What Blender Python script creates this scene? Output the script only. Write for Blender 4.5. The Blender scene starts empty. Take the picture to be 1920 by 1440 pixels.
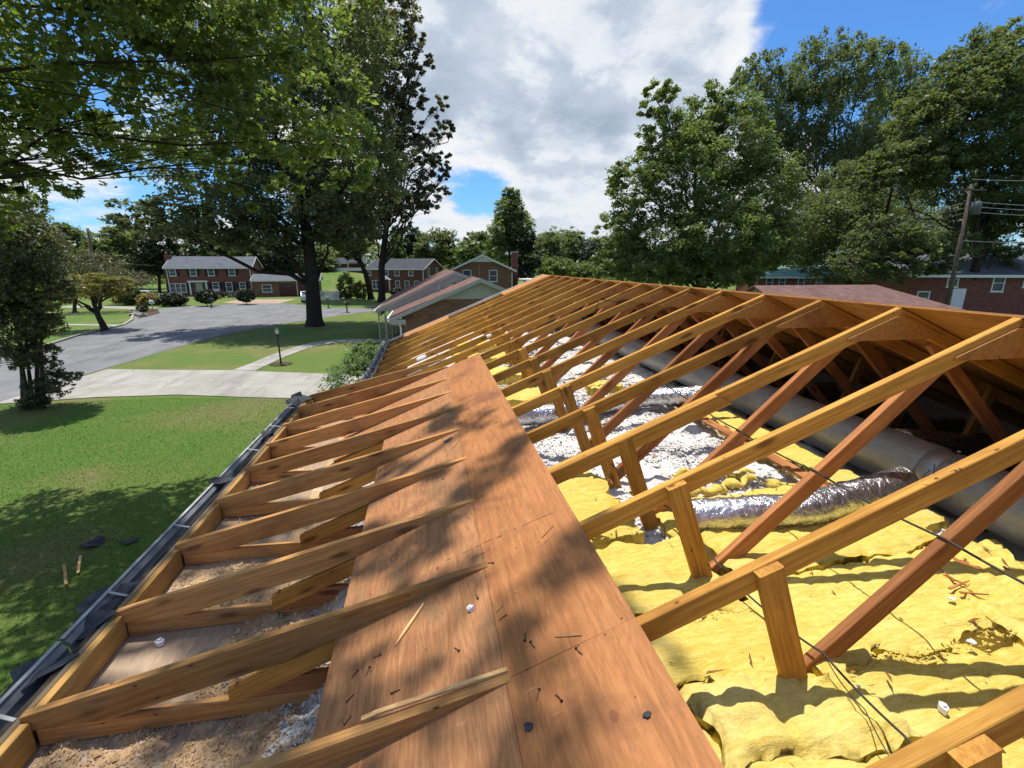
import bpy, bmesh, math, random
import numpy as np
from mathutils import Vector, Matrix
R = math.radians
random.seed(7); rng = np.random.default_rng(7)
S = bpy.context.scene
C = S.collection
Z0 = 5.3                     # camera height above the lawn

# ------------------------------------------------------------------ camera, sky, sun, exposure
PITCH, YAW, F = R(14.281), R(9.993), 880.0
cam = bpy.data.cameras.new('camera'); camo = bpy.data.objects.new('camera', cam); C.objects.link(camo)
cam.sensor_width = 36; cam.lens = 36*F/1920; cam.clip_start = .05; cam.clip_end = 3000
camo.location = (0, 0, Z0); camo.rotation_euler = (R(90)-PITCH, 0, -YAW)
S.camera = camo
S.view_settings.view_transform = 'Standard'; S.view_settings.look = 'None'
S.view_settings.gamma = 1; S.view_settings.use_curve_mapping = False
S.view_settings.exposure = 0.47
SUN = Vector((.12, -.24, -1)).normalized()
sl = bpy.data.lights.new('sun', 'SUN'); sl.energy = 4.0; sl.angle = R(.53); sl.color = (1, .95, .87)
so = bpy.data.objects.new('sun', sl); C.objects.link(so); so.rotation_euler = SUN.to_track_quat('-Z', 'Y').to_euler()
so.location = (0, 0, 60)
S.cycles.diffuse_bounces = 8; S.cycles.transmission_bounces = 8; S.cycles.max_bounces = 12
FW = Vector((math.sin(YAW)*math.cos(PITCH), math.cos(YAW)*math.cos(PITCH), -math.sin(PITCH)))
RT = Vector((math.cos(YAW), -math.sin(YAW), 0)); UP = RT.cross(FW)
def ray(px, py): return FW*F + RT*(px-960) - UP*(py-720)
def at_z(px, py, z):         # surveying helper: point of the place at height z (world) seen at a photo pixel
    r = ray(px, py); return Vector((0, 0, Z0)) + r*((z-Z0)/r.z)
def at_y(px, py, y):
    r = ray(px, py); return Vector((0, 0, Z0)) + r*(y/r.y)

W = bpy.data.worlds.new('World'); S.world = W; W.use_nodes = True
nt = W.node_tree; nt.nodes.clear()

class G:
    """tiny node-graph writer"""
    def __init__(s, nt): s.nt = nt
    def n(s, t, **kw):
        nd = s.nt.nodes.new(t)
        for k, v in kw.items():
            if k in nd.inputs.keys():
                s.set(nd.inputs[k], v)
            else: setattr(nd, k, v)
        return nd
    def set(s, i, v):
        if isinstance(v, bpy.types.NodeSocket): s.nt.links.new(v, i)
        elif isinstance(v, (tuple, list)) and i.type == 'RGBA' and len(v) == 3: i.default_value = (*v, 1)
        else: i.default_value = v
    def math(s, op, a, b=0.0, c=None, clamp=False):
        nd = s.nt.nodes.new('ShaderNodeMath'); nd.operation = op; nd.use_clamp = clamp
        s.set(nd.inputs[0], a); s.set(nd.inputs[1], b)
        if c is not None: s.set(nd.inputs[2], c)
        return nd.outputs[0]
    def vmath(s, op, a, b):
        nd = s.nt.nodes.new('ShaderNodeVectorMath'); nd.operation = op
        s.set(nd.inputs[0], a); s.set(nd.inputs[1], b)
        return nd.outputs['Value'] if op in ('DOT_PRODUCT', 'LENGTH') else nd.outputs[0]
    def noise(s, vec, scale=5, detail=5, rough=.55, dist=0, dims='3D'):
        nd = s.nt.nodes.new('ShaderNodeTexNoise'); nd.noise_dimensions = dims
        if vec is not None: s.set(nd.inputs['Vector'], vec)
        nd.inputs['Scale'].default_value = scale; nd.inputs['Detail'].default_value = detail
        nd.inputs['Roughness'].default_value = rough; nd.inputs['Distortion'].default_value = dist
        return nd.outputs['Fac']
    def voro(s, vec, scale=5, feature='F1', rand=1):
        nd = s.nt.nodes.new('ShaderNodeTexVoronoi'); nd.feature = feature
        s.set(nd.inputs['Vector'], vec); nd.inputs['Scale'].default_value = scale; nd.inputs['Randomness'].default_value = rand
        return nd.outputs['Distance']
    def map(s, vec, scale=(1, 1, 1), loc=(0, 0, 0), rot=(0, 0, 0)):
        nd = s.nt.nodes.new('ShaderNodeMapping'); s.set(nd.inputs['Vector'], vec)
        s.set(nd.inputs['Scale'], scale); s.set(nd.inputs['Location'], loc); s.set(nd.inputs['Rotation'], rot)
        return nd.outputs[0]
    def ramp(s, fac, pts, interp='LINEAR'):
        nd = s.nt.nodes.new('ShaderNodeValToRGB'); s.set(nd.inputs[0], fac)
        cr = nd.color_ramp; cr.interpolation = interp
        while len(cr.elements) < len(pts): cr.elements.new(.5)
        for e, (p, c) in zip(cr.elements, pts):
            e.position = p; e.color = (*c, 1) if isinstance(c, (tuple, list)) else (c, c, c, 1)
        return nd.outputs[0]
    def mix(s, fac, a, b, mode='MIX'):
        nd = s.nt.nodes.new('ShaderNodeMix'); nd.data_type = 'RGBA'; nd.blend_type = mode
        s.set(nd.inputs[0], fac); s.set(nd.inputs[6], a); s.set(nd.inputs[7], b)
        return nd.outputs[2]
    def smooth(s, v, a, b):
        nd = s.nt.nodes.new('ShaderNodeMapRange'); nd.interpolation_type = 'SMOOTHSTEP'
        s.set(nd.inputs[0], v); nd.inputs[1].default_value = a; nd.inputs[2].default_value = b
        return nd.outputs[0]
    def coord(s, k='Object'): return s.nt.nodes.new('ShaderNodeTexCoord').outputs[k]
    def rand(s): return s.nt.nodes.new('ShaderNodeObjectInfo').outputs['Random']
    def island(s): return s.nt.nodes.new('ShaderNodeNewGeometry').outputs['Random Per Island']
    def bump(s, h, strength=.3, dist=.02):
        nd = s.nt.nodes.new('ShaderNodeBump'); s.set(nd.inputs['Height'], h)
        nd.inputs['Strength'].default_value = strength; nd.inputs['Distance'].default_value = dist
        return nd.outputs[0]

g = G(nt)
sky = g.n('ShaderNodeTexSky'); sky.sky_type = 'NISHITA'; sky.sun_disc = False
sky.sun_elevation = math.asin(-SUN.z); sky.sun_rotation = math.atan2(-SUN.x, -SUN.y) % (2*math.pi)
sky.air_density = 1.0; sky.dust_density = .6; sky.ozone_density = 2.2
d = g.coord('Generated'); sep = g.n('ShaderNodeSeparateXYZ', Vector=d)
zz = g.math('ADD', g.math('MAXIMUM', sep.outputs[2], 0.0), .30)
cv = g.n('ShaderNodeCombineXYZ', X=g.math('DIVIDE', sep.outputs[0], zz), Y=g.math('DIVIDE', sep.outputs[1], zz), Z=g.math('MULTIPLY', sep.outputs[2], .6))
cvec = g.map(cv.outputs[0], loc=(3.1, 1.7, .4))
def cloud_n(v): return g.math('ADD', g.math('MULTIPLY', g.noise(v, 1.35, 3, .5, .1), .55), g.math('MULTIPLY', g.noise(v, 3.6, 9, .60, .15), .45))
nz = cloud_n(cvec)
nzs = cloud_n(g.vmath('ADD', cvec, (-.05, .11, .03)))
nz2 = g.noise(g.map(cvec, loc=(7, 2, 5)), 2.4, 6, .55, .3)
def lobe(px, py, a, b):
    v = ray(px, py).normalized()
    return g.smooth(g.vmath('DOT_PRODUCT', d, tuple(v)), math.cos(R(a)), math.cos(R(b)))
bias = g.math('MULTIPLY', lobe(1090, 110, 30, 5), .20)
bias = g.math('SUBTRACT', bias, g.math('MULTIPLY', lobe(1730, 30, 16, 4), .24))
bias = g.math('SUBTRACT', bias, g.math('MULTIPLY', lobe(880, 330, 6.5, 1), .20))
bias = g.math('ADD', bias, g.math('MULTIPLY', lobe(1900, 60, 7, 2), .18))
dens = g.math('ADD', nz, bias)
mask = g.smooth(dens, .465, .575)
lit = g.smooth(g.math('SUBTRACT', nz, nzs), -.075, .075)
thick = g.smooth(dens, .53, .80)
shade = g.math('ADD', g.math('MULTIPLY', thick, .50), g.math('MULTIPLY', g.math('SUBTRACT', 1.0, lit), .52))
shade = g.math('ADD', shade, g.math('MULTIPLY', g.math('SUBTRACT', nz2, .5), .55))
ccol = g.ramp(shade, [(.06, (1.0, 1.0, 1.0)), (.36, (.85, .90, .96)), (.60, (.58, .67, .79)), (.98, (.36, .45, .58))])
hz = g.smooth(sep.outputs[2], .02, .26)
ccol = g.mix(hz, g.mix(.5, ccol, (.82, .88, .95)), ccol)
b1 = g.n('ShaderNodeBackground', Color=g.mix(1, sky.outputs[0], (.50, .88, 1.30), 'MULTIPLY'), Strength=.098)
b2 = g.n('ShaderNodeBackground', Color=ccol, Strength=.69)
mx = g.n('ShaderNodeMixShader'); g.set(mx.inputs[0], mask); g.set(mx.inputs[1], b1.outputs[0]); g.set(mx.inputs[2], b2.outputs[0])
out = g.n('ShaderNodeOutputWorld'); nt.links.new(mx.outputs[0], out.inputs[0])

# ------------------------------------------------------------------ materials
def mat(name, rough=.85, spec=.3, metal=0):
    m = bpy.data.materials.new(name); m.use_nodes = True
    n = m.node_tree; b = n.nodes['Principled BSDF']
    b.inputs['Roughness'].default_value = rough; b.inputs['Specular IOR Level'].default_value = spec
    b.inputs['Metallic'].default_value = metal
    return m, G(n), b
def flat(name, col, rough=.8, spec=.3, metal=0, var=.12, scale=6):
    m, q, b = mat(name, rough, spec, metal)
    f = q.noise(q.coord(), scale, 6, .6)
    q.set(b.inputs['Base Color'], q.mix(1, q.ramp(f, [(.25, 1-var*2), (.75, 1+var)]), col, 'MULTIPLY'))
    q.set(b.inputs['Normal'], q.bump(f, .15, .01))
    return m
def lumber_mat(name, lo, hi, dark, grey=0.0):
    m, q, b = mat(name, .82, .14)
    co = q.coord(); rd = q.rand()
    off = q.n('ShaderNodeCombineXYZ', X=q.math('MULTIPLY', rd, 37.0), Y=q.math('MULTIPLY', rd, 11.0), Z=q.math('MULTIPLY', rd, 23.0)).outputs[0]
    v = q.vmath('ADD', co, off)
    grain = q.noise(q.map(v, (1.6, 34, 34)), 1.6, 7, .62, .6)
    fine = q.noise(q.map(v, (5, 160, 160)), 1.2, 3, .6)
    big = q.noise(v, 1.7, 4, .55)
    col = q.mix(q.smooth(grain, .30, .72), lo, hi)
    col = q.mix(q.math('MULTIPLY', q.smooth(big, .48, .70), .7), col, dark)
    kn = q.voro(q.map(v, (2.6, 9, 9)), 1.0)
    col = q.mix(q.math('MULTIPLY', q.smooth(kn, .24, .08), .8), col, (.10, .035, .012))
    nl = q.voro(q.map(v, (6, 14, 14)), 1.0)
    col = q.mix(q.math('MULTIPLY', q.smooth(nl, .085, .04), .8), col, (.03, .018, .012))
    if grey: col = q.mix(q.math('MULTIPLY', q.smooth(q.noise(q.map(v, (2, 9, 9)), 2, 5, .6), .42, .7), grey), col, (.22, .19, .15))
    col = q.mix(1, col, q.ramp(rd, [(0, .70), (.5, 1.0), (1, 1.2)]), 'MULTIPLY')
    col = q.mix(.35, col, q.mix(1, col, q.ramp(fine, [(.3, .6), (.7, 1.25)]), 'MULTIPLY'))
    q.set(b.inputs['Base Color'], col)
    q.set(b.inputs['Normal'], q.bump(q.math('ADD', grain, q.math('MULTIPLY', fine, .6)), .35, .003))
    return m
M = {}
M['chord'] = lumber_mat('golden_lumber', (.40, .182, .036), (.63, .33, .072), (.27, .11, .028))
M['web'] = lumber_mat('reddish_lumber', (.32, .125, .044), (.50, .220, .085), (.21, .07, .026))
M['tail'] = lumber_mat('weathered_lumber', (.40, .185, .056), (.63, .340, .115), (.25, .115, .045), .22)
M['block'] = lumber_mat('yellow_lumber', (.36, .19, .050), (.54, .32, .10), (.24, .12, .045), .3)
M['oldboard'] = lumber_mat('old_grey_board', (.12, .085, .05), (.25, .18, .11), (.08, .05, .03), .6)
M['splinter'] = lumber_mat('pale_splinter', (.44, .25, .10), (.66, .43, .20), (.30, .15, .05))

def ply_mat(name, lo, hi, stain, stain_amt, wave=.2):
    m, q, b = mat(name, .68, .3)
    co = q.coord('Object'); rd = q.rand()
    off = q.n('ShaderNodeCombineXYZ', X=q.math('MULTIPLY', rd, 13.0), Y=q.math('MULTIPLY', rd, 29.0)).outputs[0]
    v = q.vmath('ADD', co, off)
    warp = q.noise(q.map(v, (3.0, .55, 3)), 1.4, 4, .5)
    wv = q.n('ShaderNodeTexWave', wave_type='BANDS', bands_direction='X')
    q.set(wv.inputs['Vector'], q.vmath('ADD', v, q.n('ShaderNodeCombineXYZ', X=q.math('MULTIPLY', warp, .8)).outputs[0]))
    wv.inputs['Scale'].default_value = 9; wv.inputs['Distortion'].default_value = 3.5; wv.inputs['Detail'].default_value = 3
    wv.inputs['Detail Scale'].default_value = 1.2
    grain = q.noise(q.map(v, (30, 2.2, 30)), 1.5, 8, .62, .5)
    fac = q.math('ADD', q.math('MULTIPLY', wv.outputs['Fac'], wave), q.math('MULTIPLY', grain, 1-wave))
    col = q.mix(q.smooth(fac, .22, .78), lo, hi)
    bl = q.noise(v, 2.3, 6, .62, .3)
    col = q.mix(q.math('MULTIPLY', q.smooth(bl, .50, .74), stain_amt), col, stain)
    fine = q.noise(q.map(v, (60, 6, 60)), 2.5, 4, .7)
    col = q.mix(.4, col, q.mix(1, col, q.ramp(fine, [(.3, .66), (.7, 1.28)]), 'MULTIPLY'))
    kn = q.voro(q.map(v, (3.2, 2.2, 3)), 1.0)
    ring = q.math('MULTIPLY', q.smooth(kn, .085, .07), q.smooth(kn, .045, .06))
    col = q.mix(q.math('MULTIPLY', ring, .5), col, (.10, .03, .012))
    nh = q.voro(q.map(v, (11, 6, 8)), 1.0)
    col = q.mix(q.smooth(nh, .052, .030), col, (.03, .02, .016))
    scr = q.noise(q.map(v, (9, 70, 9), rot=(0, 0, .5)), 1.2, 2, .5)
    col = q.mix(q.math('MULTIPLY', q.smooth(scr, .70, .76), .5), col, (.52, .30, .17))
    blk = q.voro(q.map(v, (4.7, 3.1, 4), loc=(3, 1, 0)), 1.0)
    col = q.mix(q.math('MULTIPLY', q.smooth(blk, .06, .035), .8), col, (.035, .034, .04))
    q.set(b.inputs['Base Color'], col)
    q.set(b.inputs['Normal'], q.bump(q.math('ADD', grain, fine), .3, .003))
    return m
M['ply'] = ply_mat('brown_plywood', (.295, .110, .034), (.47, .198, .066), (.205, .080, .032), .95, .08)
M['ply_dusty'] = ply_mat('dusty_plywood', (.285, .118, .044), (.45, .212, .088), (.190, .110, .052), .95, .16)
M['ply_under'] = ply_mat('orange_plywood', (.36, .145, .032), (.52, .245, .070), (.19, .060, .02), .8, .12)
M['hardboard'] = ply_mat('soffit_hardboard', (.32, .22, .145), (.42, .305, .205), (.27, .18, .12), .5)

def insul_mat():
    m, q, b = mat('yellow_glass_wool', .95, .1)
    v = q.coord('Object')
    f1 = q.noise(q.map(v, (5, 26, 14)), 2.2, 8, .68, .9)
    f2 = q.noise(v, 3.2, 5, .6, .5)
    f3 = q.noise(q.map(v, (60, 140, 90)), 1.5, 5, .7, .6)
    col = q.mix(q.smooth(f1, .28, .72), (.60, .44, .072), (.80, .66, .195))
    col = q.mix(q.math('MULTIPLY', q.smooth(f2, .54, .76), .6), col, (.70, .42, .035))
    col = q.mix(q.math('MULTIPLY', q.smooth(q.noise(v, 1.6, 4, .6), .52, .7), .4), col, (.82, .71, .31))
    dk = q.voro(q.map(v, (13, 24, 16)), 1.0)
    col = q.mix(q.math('MULTIPLY', q.smooth(dk, .14, .05), .55), col, (.30, .14, .03))
    col = q.mix(.45, col, q.mix(1, col, q.ramp(f3, [(.3, .65), (.7, 1.2)]), 'MULTIPLY'))
    ln = q.noise(q.map(v, (1.1, 34, 8)), 1.3, 4, .55, .5)
    col = q.mix(q.math('MULTIPLY', q.smooth(ln, .58, .74), .28), col, (.52, .31, .035))
    col = q.mix(1, col, q.ramp(q.rand(), [(0, (.90, .87, .80)), (1, (1.05, 1.05, 1.1))]), 'MULTIPLY')
    q.set(b.inputs['Base Color'], col)
    q.set(b.inputs['Normal'], q.bump(q.math('ADD', f1, q.math('MULTIPLY', f3, .7)), .6, .012))
    b.inputs['Subsurface Weight'].default_value = .08; b.inputs['Subsurface Radius'].default_value = (.03, .02, .005)
    return m
M['wool'] = insul_mat()
def chunk_mat(name, pts, rough=.95, patch=False):
    m, q, b = mat(name, rough, .1)
    f = q.noise(q.coord('Object'), 40, 4, .6)
    col = q.mix(1, q.ramp(q.island(), pts), q.ramp(f, [(.3, .75), (.7, 1.1)]), 'MULTIPLY')
    if patch:
        pn = q.noise(q.coord('Object'), .55, 5, .62, .5); pn2 = q.noise(q.coord('Object'), .16, 4, .6)
        col = q.mix(1, col, q.ramp(pn, [(.32, (.62, .70, .60)), (.5, (1, 1, 1)), (.68, (1.35, 1.12, 1.1))]), 'MULTIPLY')
        col = q.mix(q.math('MULTIPLY', q.smooth(pn2, .55, .68), .22), col, (.24, .22, .075))
    q.set(b.inputs['Base Color'], col); q.set(b.inputs['Normal'], q.bump(f, .4, .004))
    return m
M['white_fluff'] = chunk_mat('white_loose_fill', [(0, (.60, .59, .57)), (.78, (.68, .67, .65)), (.90, (.54, .50, .45)), (.955, (.34, .16, .09)), (1, (.46, .28, .17))])
M['grey_fluff'] = chunk_mat('grey_loose_fill', [(0, (.50, .49, .48)), (.6, (.68, .67, .65)), (1, (.42, .36, .30))])
M['brown_crumb'] = chunk_mat('tan_crumbs', [(0, (.45, .285, .150)), (.4, (.57, .385, .210)), (.78, (.65, .46, .26)), (.90, (.43, .23, .12)), (1, (.66, .56, .44))])
def base_mat(name, a, bcol, c, sc):
    m, q, b = mat(name, .95, .1); v = q.coord()
    f = q.noise(v, sc, 9, .7); f2 = q.noise(v, sc*.2, 4, .6)
    col = q.mix(q.smooth(f, .35, .65), a, bcol); col = q.mix(q.smooth(f2, .5, .7), col, c)
    q.set(b.inputs['Base Color'], col); q.set(b.inputs['Normal'], q.bump(f, .45, .02)); return m
M['fluff_base'] = base_mat('loose_fill_bed', (.56, .55, .535), (.66, .655, .64), (.56, .52, .48), 30)
M['crumb_base'] = base_mat('crumb_bed', (.41, .260, .145), (.60, .415, .235), (.58, .48, .36), 40)
M['shade_fill'] = base_mat('shade_dark_fill', (.085, .075, .065), (.16, .14, .12), (.11, .085, .065), 20)  # dark fill colour paints in the deep attic shade under the far slope

def foil_mat(name, rough, col, crin, metal):
    m, q, b = mat(name, rough, .5, metal); v = q.coord('Object')
    f = q.noise(q.map(v, (1, 1, 1)), crin, 5, .6, .8)
    q.set(b.inputs['Base Color'], q.mix(q.smooth(f, .3, .7), tuple(c*.8 for c in col), col))
    q.set(b.inputs['Normal'], q.bump(f, .8, .012))
    q.set(b.inputs['Roughness'], q.math('ADD', rough, q.math('MULTIPLY', f, .15)))
    return m
M['foil'] = foil_mat('crinkled_silver_foil', .20, (.70, .71, .74), 34, .95)
M['duct'] = foil_mat('dull_silver_wrap', .42, (.37, .37, .355), 9, .5)
M['metal'] = flat('galvanised_metal', (.42, .43, .44), .45, .5, .7, .2, 9)
M['gutter'] = flat('weathered_grey_gutter', (.17, .175, .175), .6, .4, 0, .3, 7)
M['lip'] = flat('dull_aluminium_lip', (.36, .37, .37), .5, .4, 0, .25, 7)
M['gutter_in'] = flat('gutter_grime', (.13, .14, .135), .8, .2, 0, .3, 8)
M['blacktar'] = flat('black_roofing_felt', (.052, .055, .066), .8, .25, 0, .3, 15)
M['darkmetal'] = flat('rusty_nail_steel', (.05, .045, .045), .5, .5, .6, .2, 40)
M['ink'] = flat('black_ink', (.045, .042, .05), .8, .2)
M['ink_faint'] = flat('faded_ink', (.13, .070, .045), .8, .2, 0, .3, 60)
M['wire'] = flat('black_wire', (.03, .028, .026), .5, .4)
M['white'] = flat('white_trim_paint', (.72, .72, .70), .6, .3, 0, .06, 3)
M['cream'] = flat('cream_trim_paint', (.40, .39, .335), .7, .3, 0, .08, 3)
M['foam'] = flat('white_foam', (.80, .81, .84), .8, .2)
M['shutter'] = flat('dark_shutter', (.018, .020, .020), .6, .3)
M['dkred'] = flat('dark_red_door', (.085, .026, .022), .6, .3)
M['black'] = flat('black_paint', (.015, .015, .016), .5, .4)
M['rubber'] = flat('tyre_rubber', (.02, .02, .02), .9, .2)
M['carwhite'] = flat('white_car_paint', (.74, .76, .78), .25, .5, 0, .03)
M['grey'] = flat('grey_plastic', (.22, .24, .26), .6, .3)
M['xfmr'] = flat('transformer_grey', (.10, .105, .11), .6, .3, 0, .2, 5)
M['pole'] = flat('weathered_pole', (.12, .095, .072), .9, .2, 0, .3, 5)
M['mulch'] = flat('mulch', (.10, .075, .045), .95, .1, 0, .35, 12)
M['stone'] = flat('garden_stone', (.30, .29, .27), .9, .2, 0, .25, 4)
def glass_mat():
    m, q, b = mat('window_glass', .08, .6)
    q.set(b.inputs['Base Color'], q.mix(q.noise(q.coord(), .7, 3, .5), (.02, .025, .035), (.09, .11, .14)))
    return m
M['glass'] = glass_mat()
M['lampglass'] = flat('frosted_lamp_glass', (.6, .6, .56), .3, .5)

def brick_mat(name, c1, c2, mortar, scale=1):
    m, q, b = mat(name, .9, .2)
    co = q.coord('Object'); ge = q.n('ShaderNodeNewGeometry')
    sp = q.n('ShaderNodeSeparateXYZ', Vector=co)
    u = q.math('ADD', sp.outputs[0], sp.outputs[1])
    v = q.n('ShaderNodeCombineXYZ', X=u, Y=sp.outputs[2]).outputs[0]
    br = q.n('ShaderNodeTexBrick'); q.set(br.inputs['Vector'], v)
    br.inputs['Scale'].default_value = scale; br.inputs['Brick Width'].default_value = .21; br.inputs['Row Height'].default_value = .075
    br.inputs['Mortar Size'].default_value = .008; br.inputs['Mortar Smooth'].default_value = .2; br.inputs['Bias'].default_value = 0
    q.set(br.inputs['Color1'], c1); q.set(br.inputs['Color2'], c2); q.set(br.inputs['Mortar'], mortar)
    f = q.noise(co, 2.2, 6, .65); f2 = q.noise(co, 28, 4, .6)
    col = q.mix(1, br.outputs['Color'], q.ramp(f, [(.25, .74), (.75, 1.2)]), 'MULTIPLY')
    col = q.mix(.5, col, q.mix(1, col, q.ramp(f2, [(.3, .6), (.7, 1.3)]), 'MULTIPLY'))
    q.set(b.inputs['Base Color'], col)
    q.set(b.inputs['Normal'], q.bump(q.math('ADD', q.math('MULTIPLY', br.outputs['Fac'], -1), q.math('MULTIPLY', f2, .3)), .6, .012))
    return m
M['brick'] = brick_mat('brown_brick', (.27, .125, .070), (.16, .070, .045), (.22, .18, .145))
M['brick_red'] = brick_mat('red_brick', (.235, .080, .055), (.15, .050, .038), (.20, .14, .115))
M['brick_dark'] = brick_mat('dark_red_brick', (.19, .070, .050), (.12, .045, .035), (.16, .115, .095))
def shingle_mat(name, c1, c2):
    m, q, b = mat(name, .95, .15); co = q.coord('Object')
    br = q.n('ShaderNodeTexBrick'); q.set(br.inputs['Vector'], co)
    br.inputs['Scale'].default_value = 1; br.inputs['Brick Width'].default_value = .30; br.inputs['Row Height'].default_value = .14
    br.inputs['Mortar Size'].default_value = .006; br.offset = .5
    q.set(br.inputs['Color1'], c1); q.set(br.inputs['Color2'], c2); q.set(br.inputs['Mortar'], tuple(c*.5 for c in c1))
    f = q.noise(co, .9, 6, .65); f2 = q.noise(co, 60, 3, .6)
    col = q.mix(1, br.outputs['Color'], q.ramp(f, [(.25, .8), (.75, 1.15)]), 'MULTIPLY')
    col = q.mix(1, col, q.ramp(f2, [(.3, .75), (.7, 1.2)]), 'MULTIPLY')
    q.set(b.inputs['Base Color'], col); q.set(b.inputs['Normal'], q.bump(q.math('ADD', br.outputs['Fac'], f2), -.4, .01))
    return m
M['sh_brown'] = shingle_mat('brown_shingles', (.165, .092, .076), (.220, .132, .110))
M['sh_grey'] = shingle_mat('grey_shingles', (.105, .115, .130), (.150, .160, .175))
M['sh_black'] = shingle_mat('charcoal_shingles', (.060, .065, .075), (.085, .09, .10))
M['sh_green'] = shingle_mat('green_roofing', (.16, .30, .25), (.19, .33, .28))

def leaf_mat(name, cols, trans=.35, rough=.45):
    m, q, b = mat(name, rough, .35)
    cols = [tuple(.80*v+.20*(.3*c[0]+.6*c[1]+.1*c[2])*k for v, k in zip(c, (1.40, 1.30, 1.20))) for c in cols]     # leaves are duller than paint
    pts = [(i/(len(cols)-1), c) for i, c in enumerate(cols)]
    col = q.ramp(q.island(), pts)
    big = q.noise(q.coord('Object'), .35, 3, .5)
    col = q.mix(1, col, q.ramp(big, [(.3, .78), (.7, 1.2)]), 'MULTIPLY')
    q.set(b.inputs['Base Color'], col)
    tr = q.n('ShaderNodeBsdfTranslucent'); q.set(tr.inputs[0], q.mix(1, col, (1.5, 1.55, .55), 'MULTIPLY'))
    ms = q.n('ShaderNodeMixShader'); ms.inputs[0].default_value = trans
    q.nt.links.new(b.outputs[0], ms.inputs[1]); q.nt.links.new(tr.outputs[0], ms.inputs[2])
    q.nt.links.new(ms.outputs[0], q.nt.nodes['Material Output'].inputs[0])
    return m
M['lf_maple'] = leaf_mat('maple_leaf', [(.100, .165, .040), (.135, .210, .044), (.190, .250, .046), (.110, .175, .052)], .55)
M['lf_oak'] = leaf_mat('dark_oak_leaf', [(.075, .110, .048), (.100, .140, .052), (.118, .130, .062), (.085, .125, .056)], .45)
M['lf_red'] = leaf_mat('purplish_leaf', [(.100, .108, .076), (.132, .126, .086), (.150, .116, .094), (.100, .128, .072)], .42)
M['lf_right'] = leaf_mat('green_leaf', [(.092, .142, .046), (.120, .182, .054), (.165, .225, .060), (.100, .150, .054)], .45)
M['lf_tall'] = leaf_mat('grey_green_leaf', [(.085, .125, .058), (.112, .155, .068), (.135, .172, .072), (.074, .112, .054)], .45)
M['lf_olive'] = leaf_mat('deep_olive_leaf', [(.080, .115, .048), (.105, .145, .056), (.135, .175, .062), (.068, .102, .048)], .45)
M['lf_dark'] = leaf_mat('dark_evergreen', [(.016, .034, .016), (.026, .048, .020), (.038, .060, .024)], .15)
M['lf_light'] = leaf_mat('fresh_green_leaf', [(.080, .140, .024), (.110, .180, .034), (.065, .130, .024)], .35)
M['lf_pale'] = leaf_mat('pale_poplar_leaf', [(.14, .20, .075), (.18, .24, .09), (.12, .18, .065)], .45)
M['lf_yellow'] = leaf_mat('yellow_green_leaf', [(.185, .165, .020), (.235, .195, .024), (.140, .150, .026)], .4)
M['lf_brown'] = leaf_mat('brownish_leaf', [(.085, .085, .034), (.110, .095, .045), (.070, .085, .032)], .3)
M['lf_myrtle'] = leaf_mat('myrtle_leaf', [(.070, .110, .046), (.098, .135, .054), (.140, .105, .068), (.080, .122, .048)], .42)
M['lf_shrub'] = leaf_mat('pale_shrub_leaf', [(.12, .21, .075), (.16, .26, .10), (.095, .18, .065)], .45)
M['lf_gold'] = leaf_mat('golden_shrub_leaf', [(.26, .20, .016), (.34, .25, .025), (.16, .16, .02)], .3)
M['bark'] = flat('grey_brown_bark', (.085, .068, .052), .95, .1, 0, .45, 9)
M['bark_dark'] = flat('dark_bark', (.05, .04, .032), .95, .1, 0, .4, 9)

def lawn_mat():
    m, q, b = mat('mown_grass', .9, .15); v = q.coord('Object')
    a = q.noise(v, .10, 5, .6, .4); c = q.noise(v, 1.3, 6, .65); e = q.noise(v, 26, 5, .75)
    col = q.mix(q.smooth(a, .40, .62), (.085, .165, .026), (.120, .168, .038))
    col = q.mix(q.math('MULTIPLY', q.smooth(c, .48, .72), .6), col, (.150, .172, .044))
    dry = q.noise(q.map(v, loc=(40, 11, 0)), .22, 5, .6)
    col = q.mix(q.math('MULTIPLY', q.smooth(dry, .46, .64), .6), col, (.21, .18, .075))
    col = q.mix(1, col, q.ramp(e, [(.25, .55), (.75, 1.4)]), 'MULTIPLY')
    q.set(b.inputs['Base Color'], col); q.set(b.inputs['Normal'], q.bump(q.math('ADD', e, c), .7, .05))
    return m
M['lawn'] = lawn_mat()
M['blade'] = chunk_mat('grass_blade', [(0, (.075, .170, .022)), (.5, (.105, .215, .030)), (.85, (.15, .225, .045)), (1, (.26, .22, .09))], .7, True)
def pave_mat(name, a, c, crack, sc=1.0, streak=None):
    m, q, b = mat(name, .9, .2); v = q.coord('Object')
    f = q.noise(v, .45*sc, 7, .62, .4); e = q.noise(v, 34, 5, .75); s = q.noise(q.map(v, (.9, .16, 1), rot=(0, 0, streak or 0)), 1.2, 5, .6)
    col = q.mix(q.smooth(f, .35, .68), a, c)
    col = q.mix(q.math('MULTIPLY', q.smooth(s, .48, .70), .6), col, crack)
    col = q.mix(1, col, q.ramp(e, [(.25, .72), (.75, 1.22)]), 'MULTIPLY')
    cr = q.voro(q.vmath('ADD', v, q.n('ShaderNodeCombineXYZ', X=q.math('MULTIPLY', f, 2.0), Y=q.math('MULTIPLY', s, 2.0)).outputs[0]), .35, 'DISTANCE_TO_EDGE')
    col = q.mix(q.math('MULTIPLY', q.smooth(cr, .012, .004), .5), col, crack)
    q.set(b.inputs['Base Color'], col); q.set(b.inputs['Normal'], q.bump(e, .4, .01))
    return m
M['asphalt'] = pave_mat('worn_asphalt', (.175, .174, .176), (.225, .224, .226), (.11, .11, .112), 1, .35)
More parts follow.
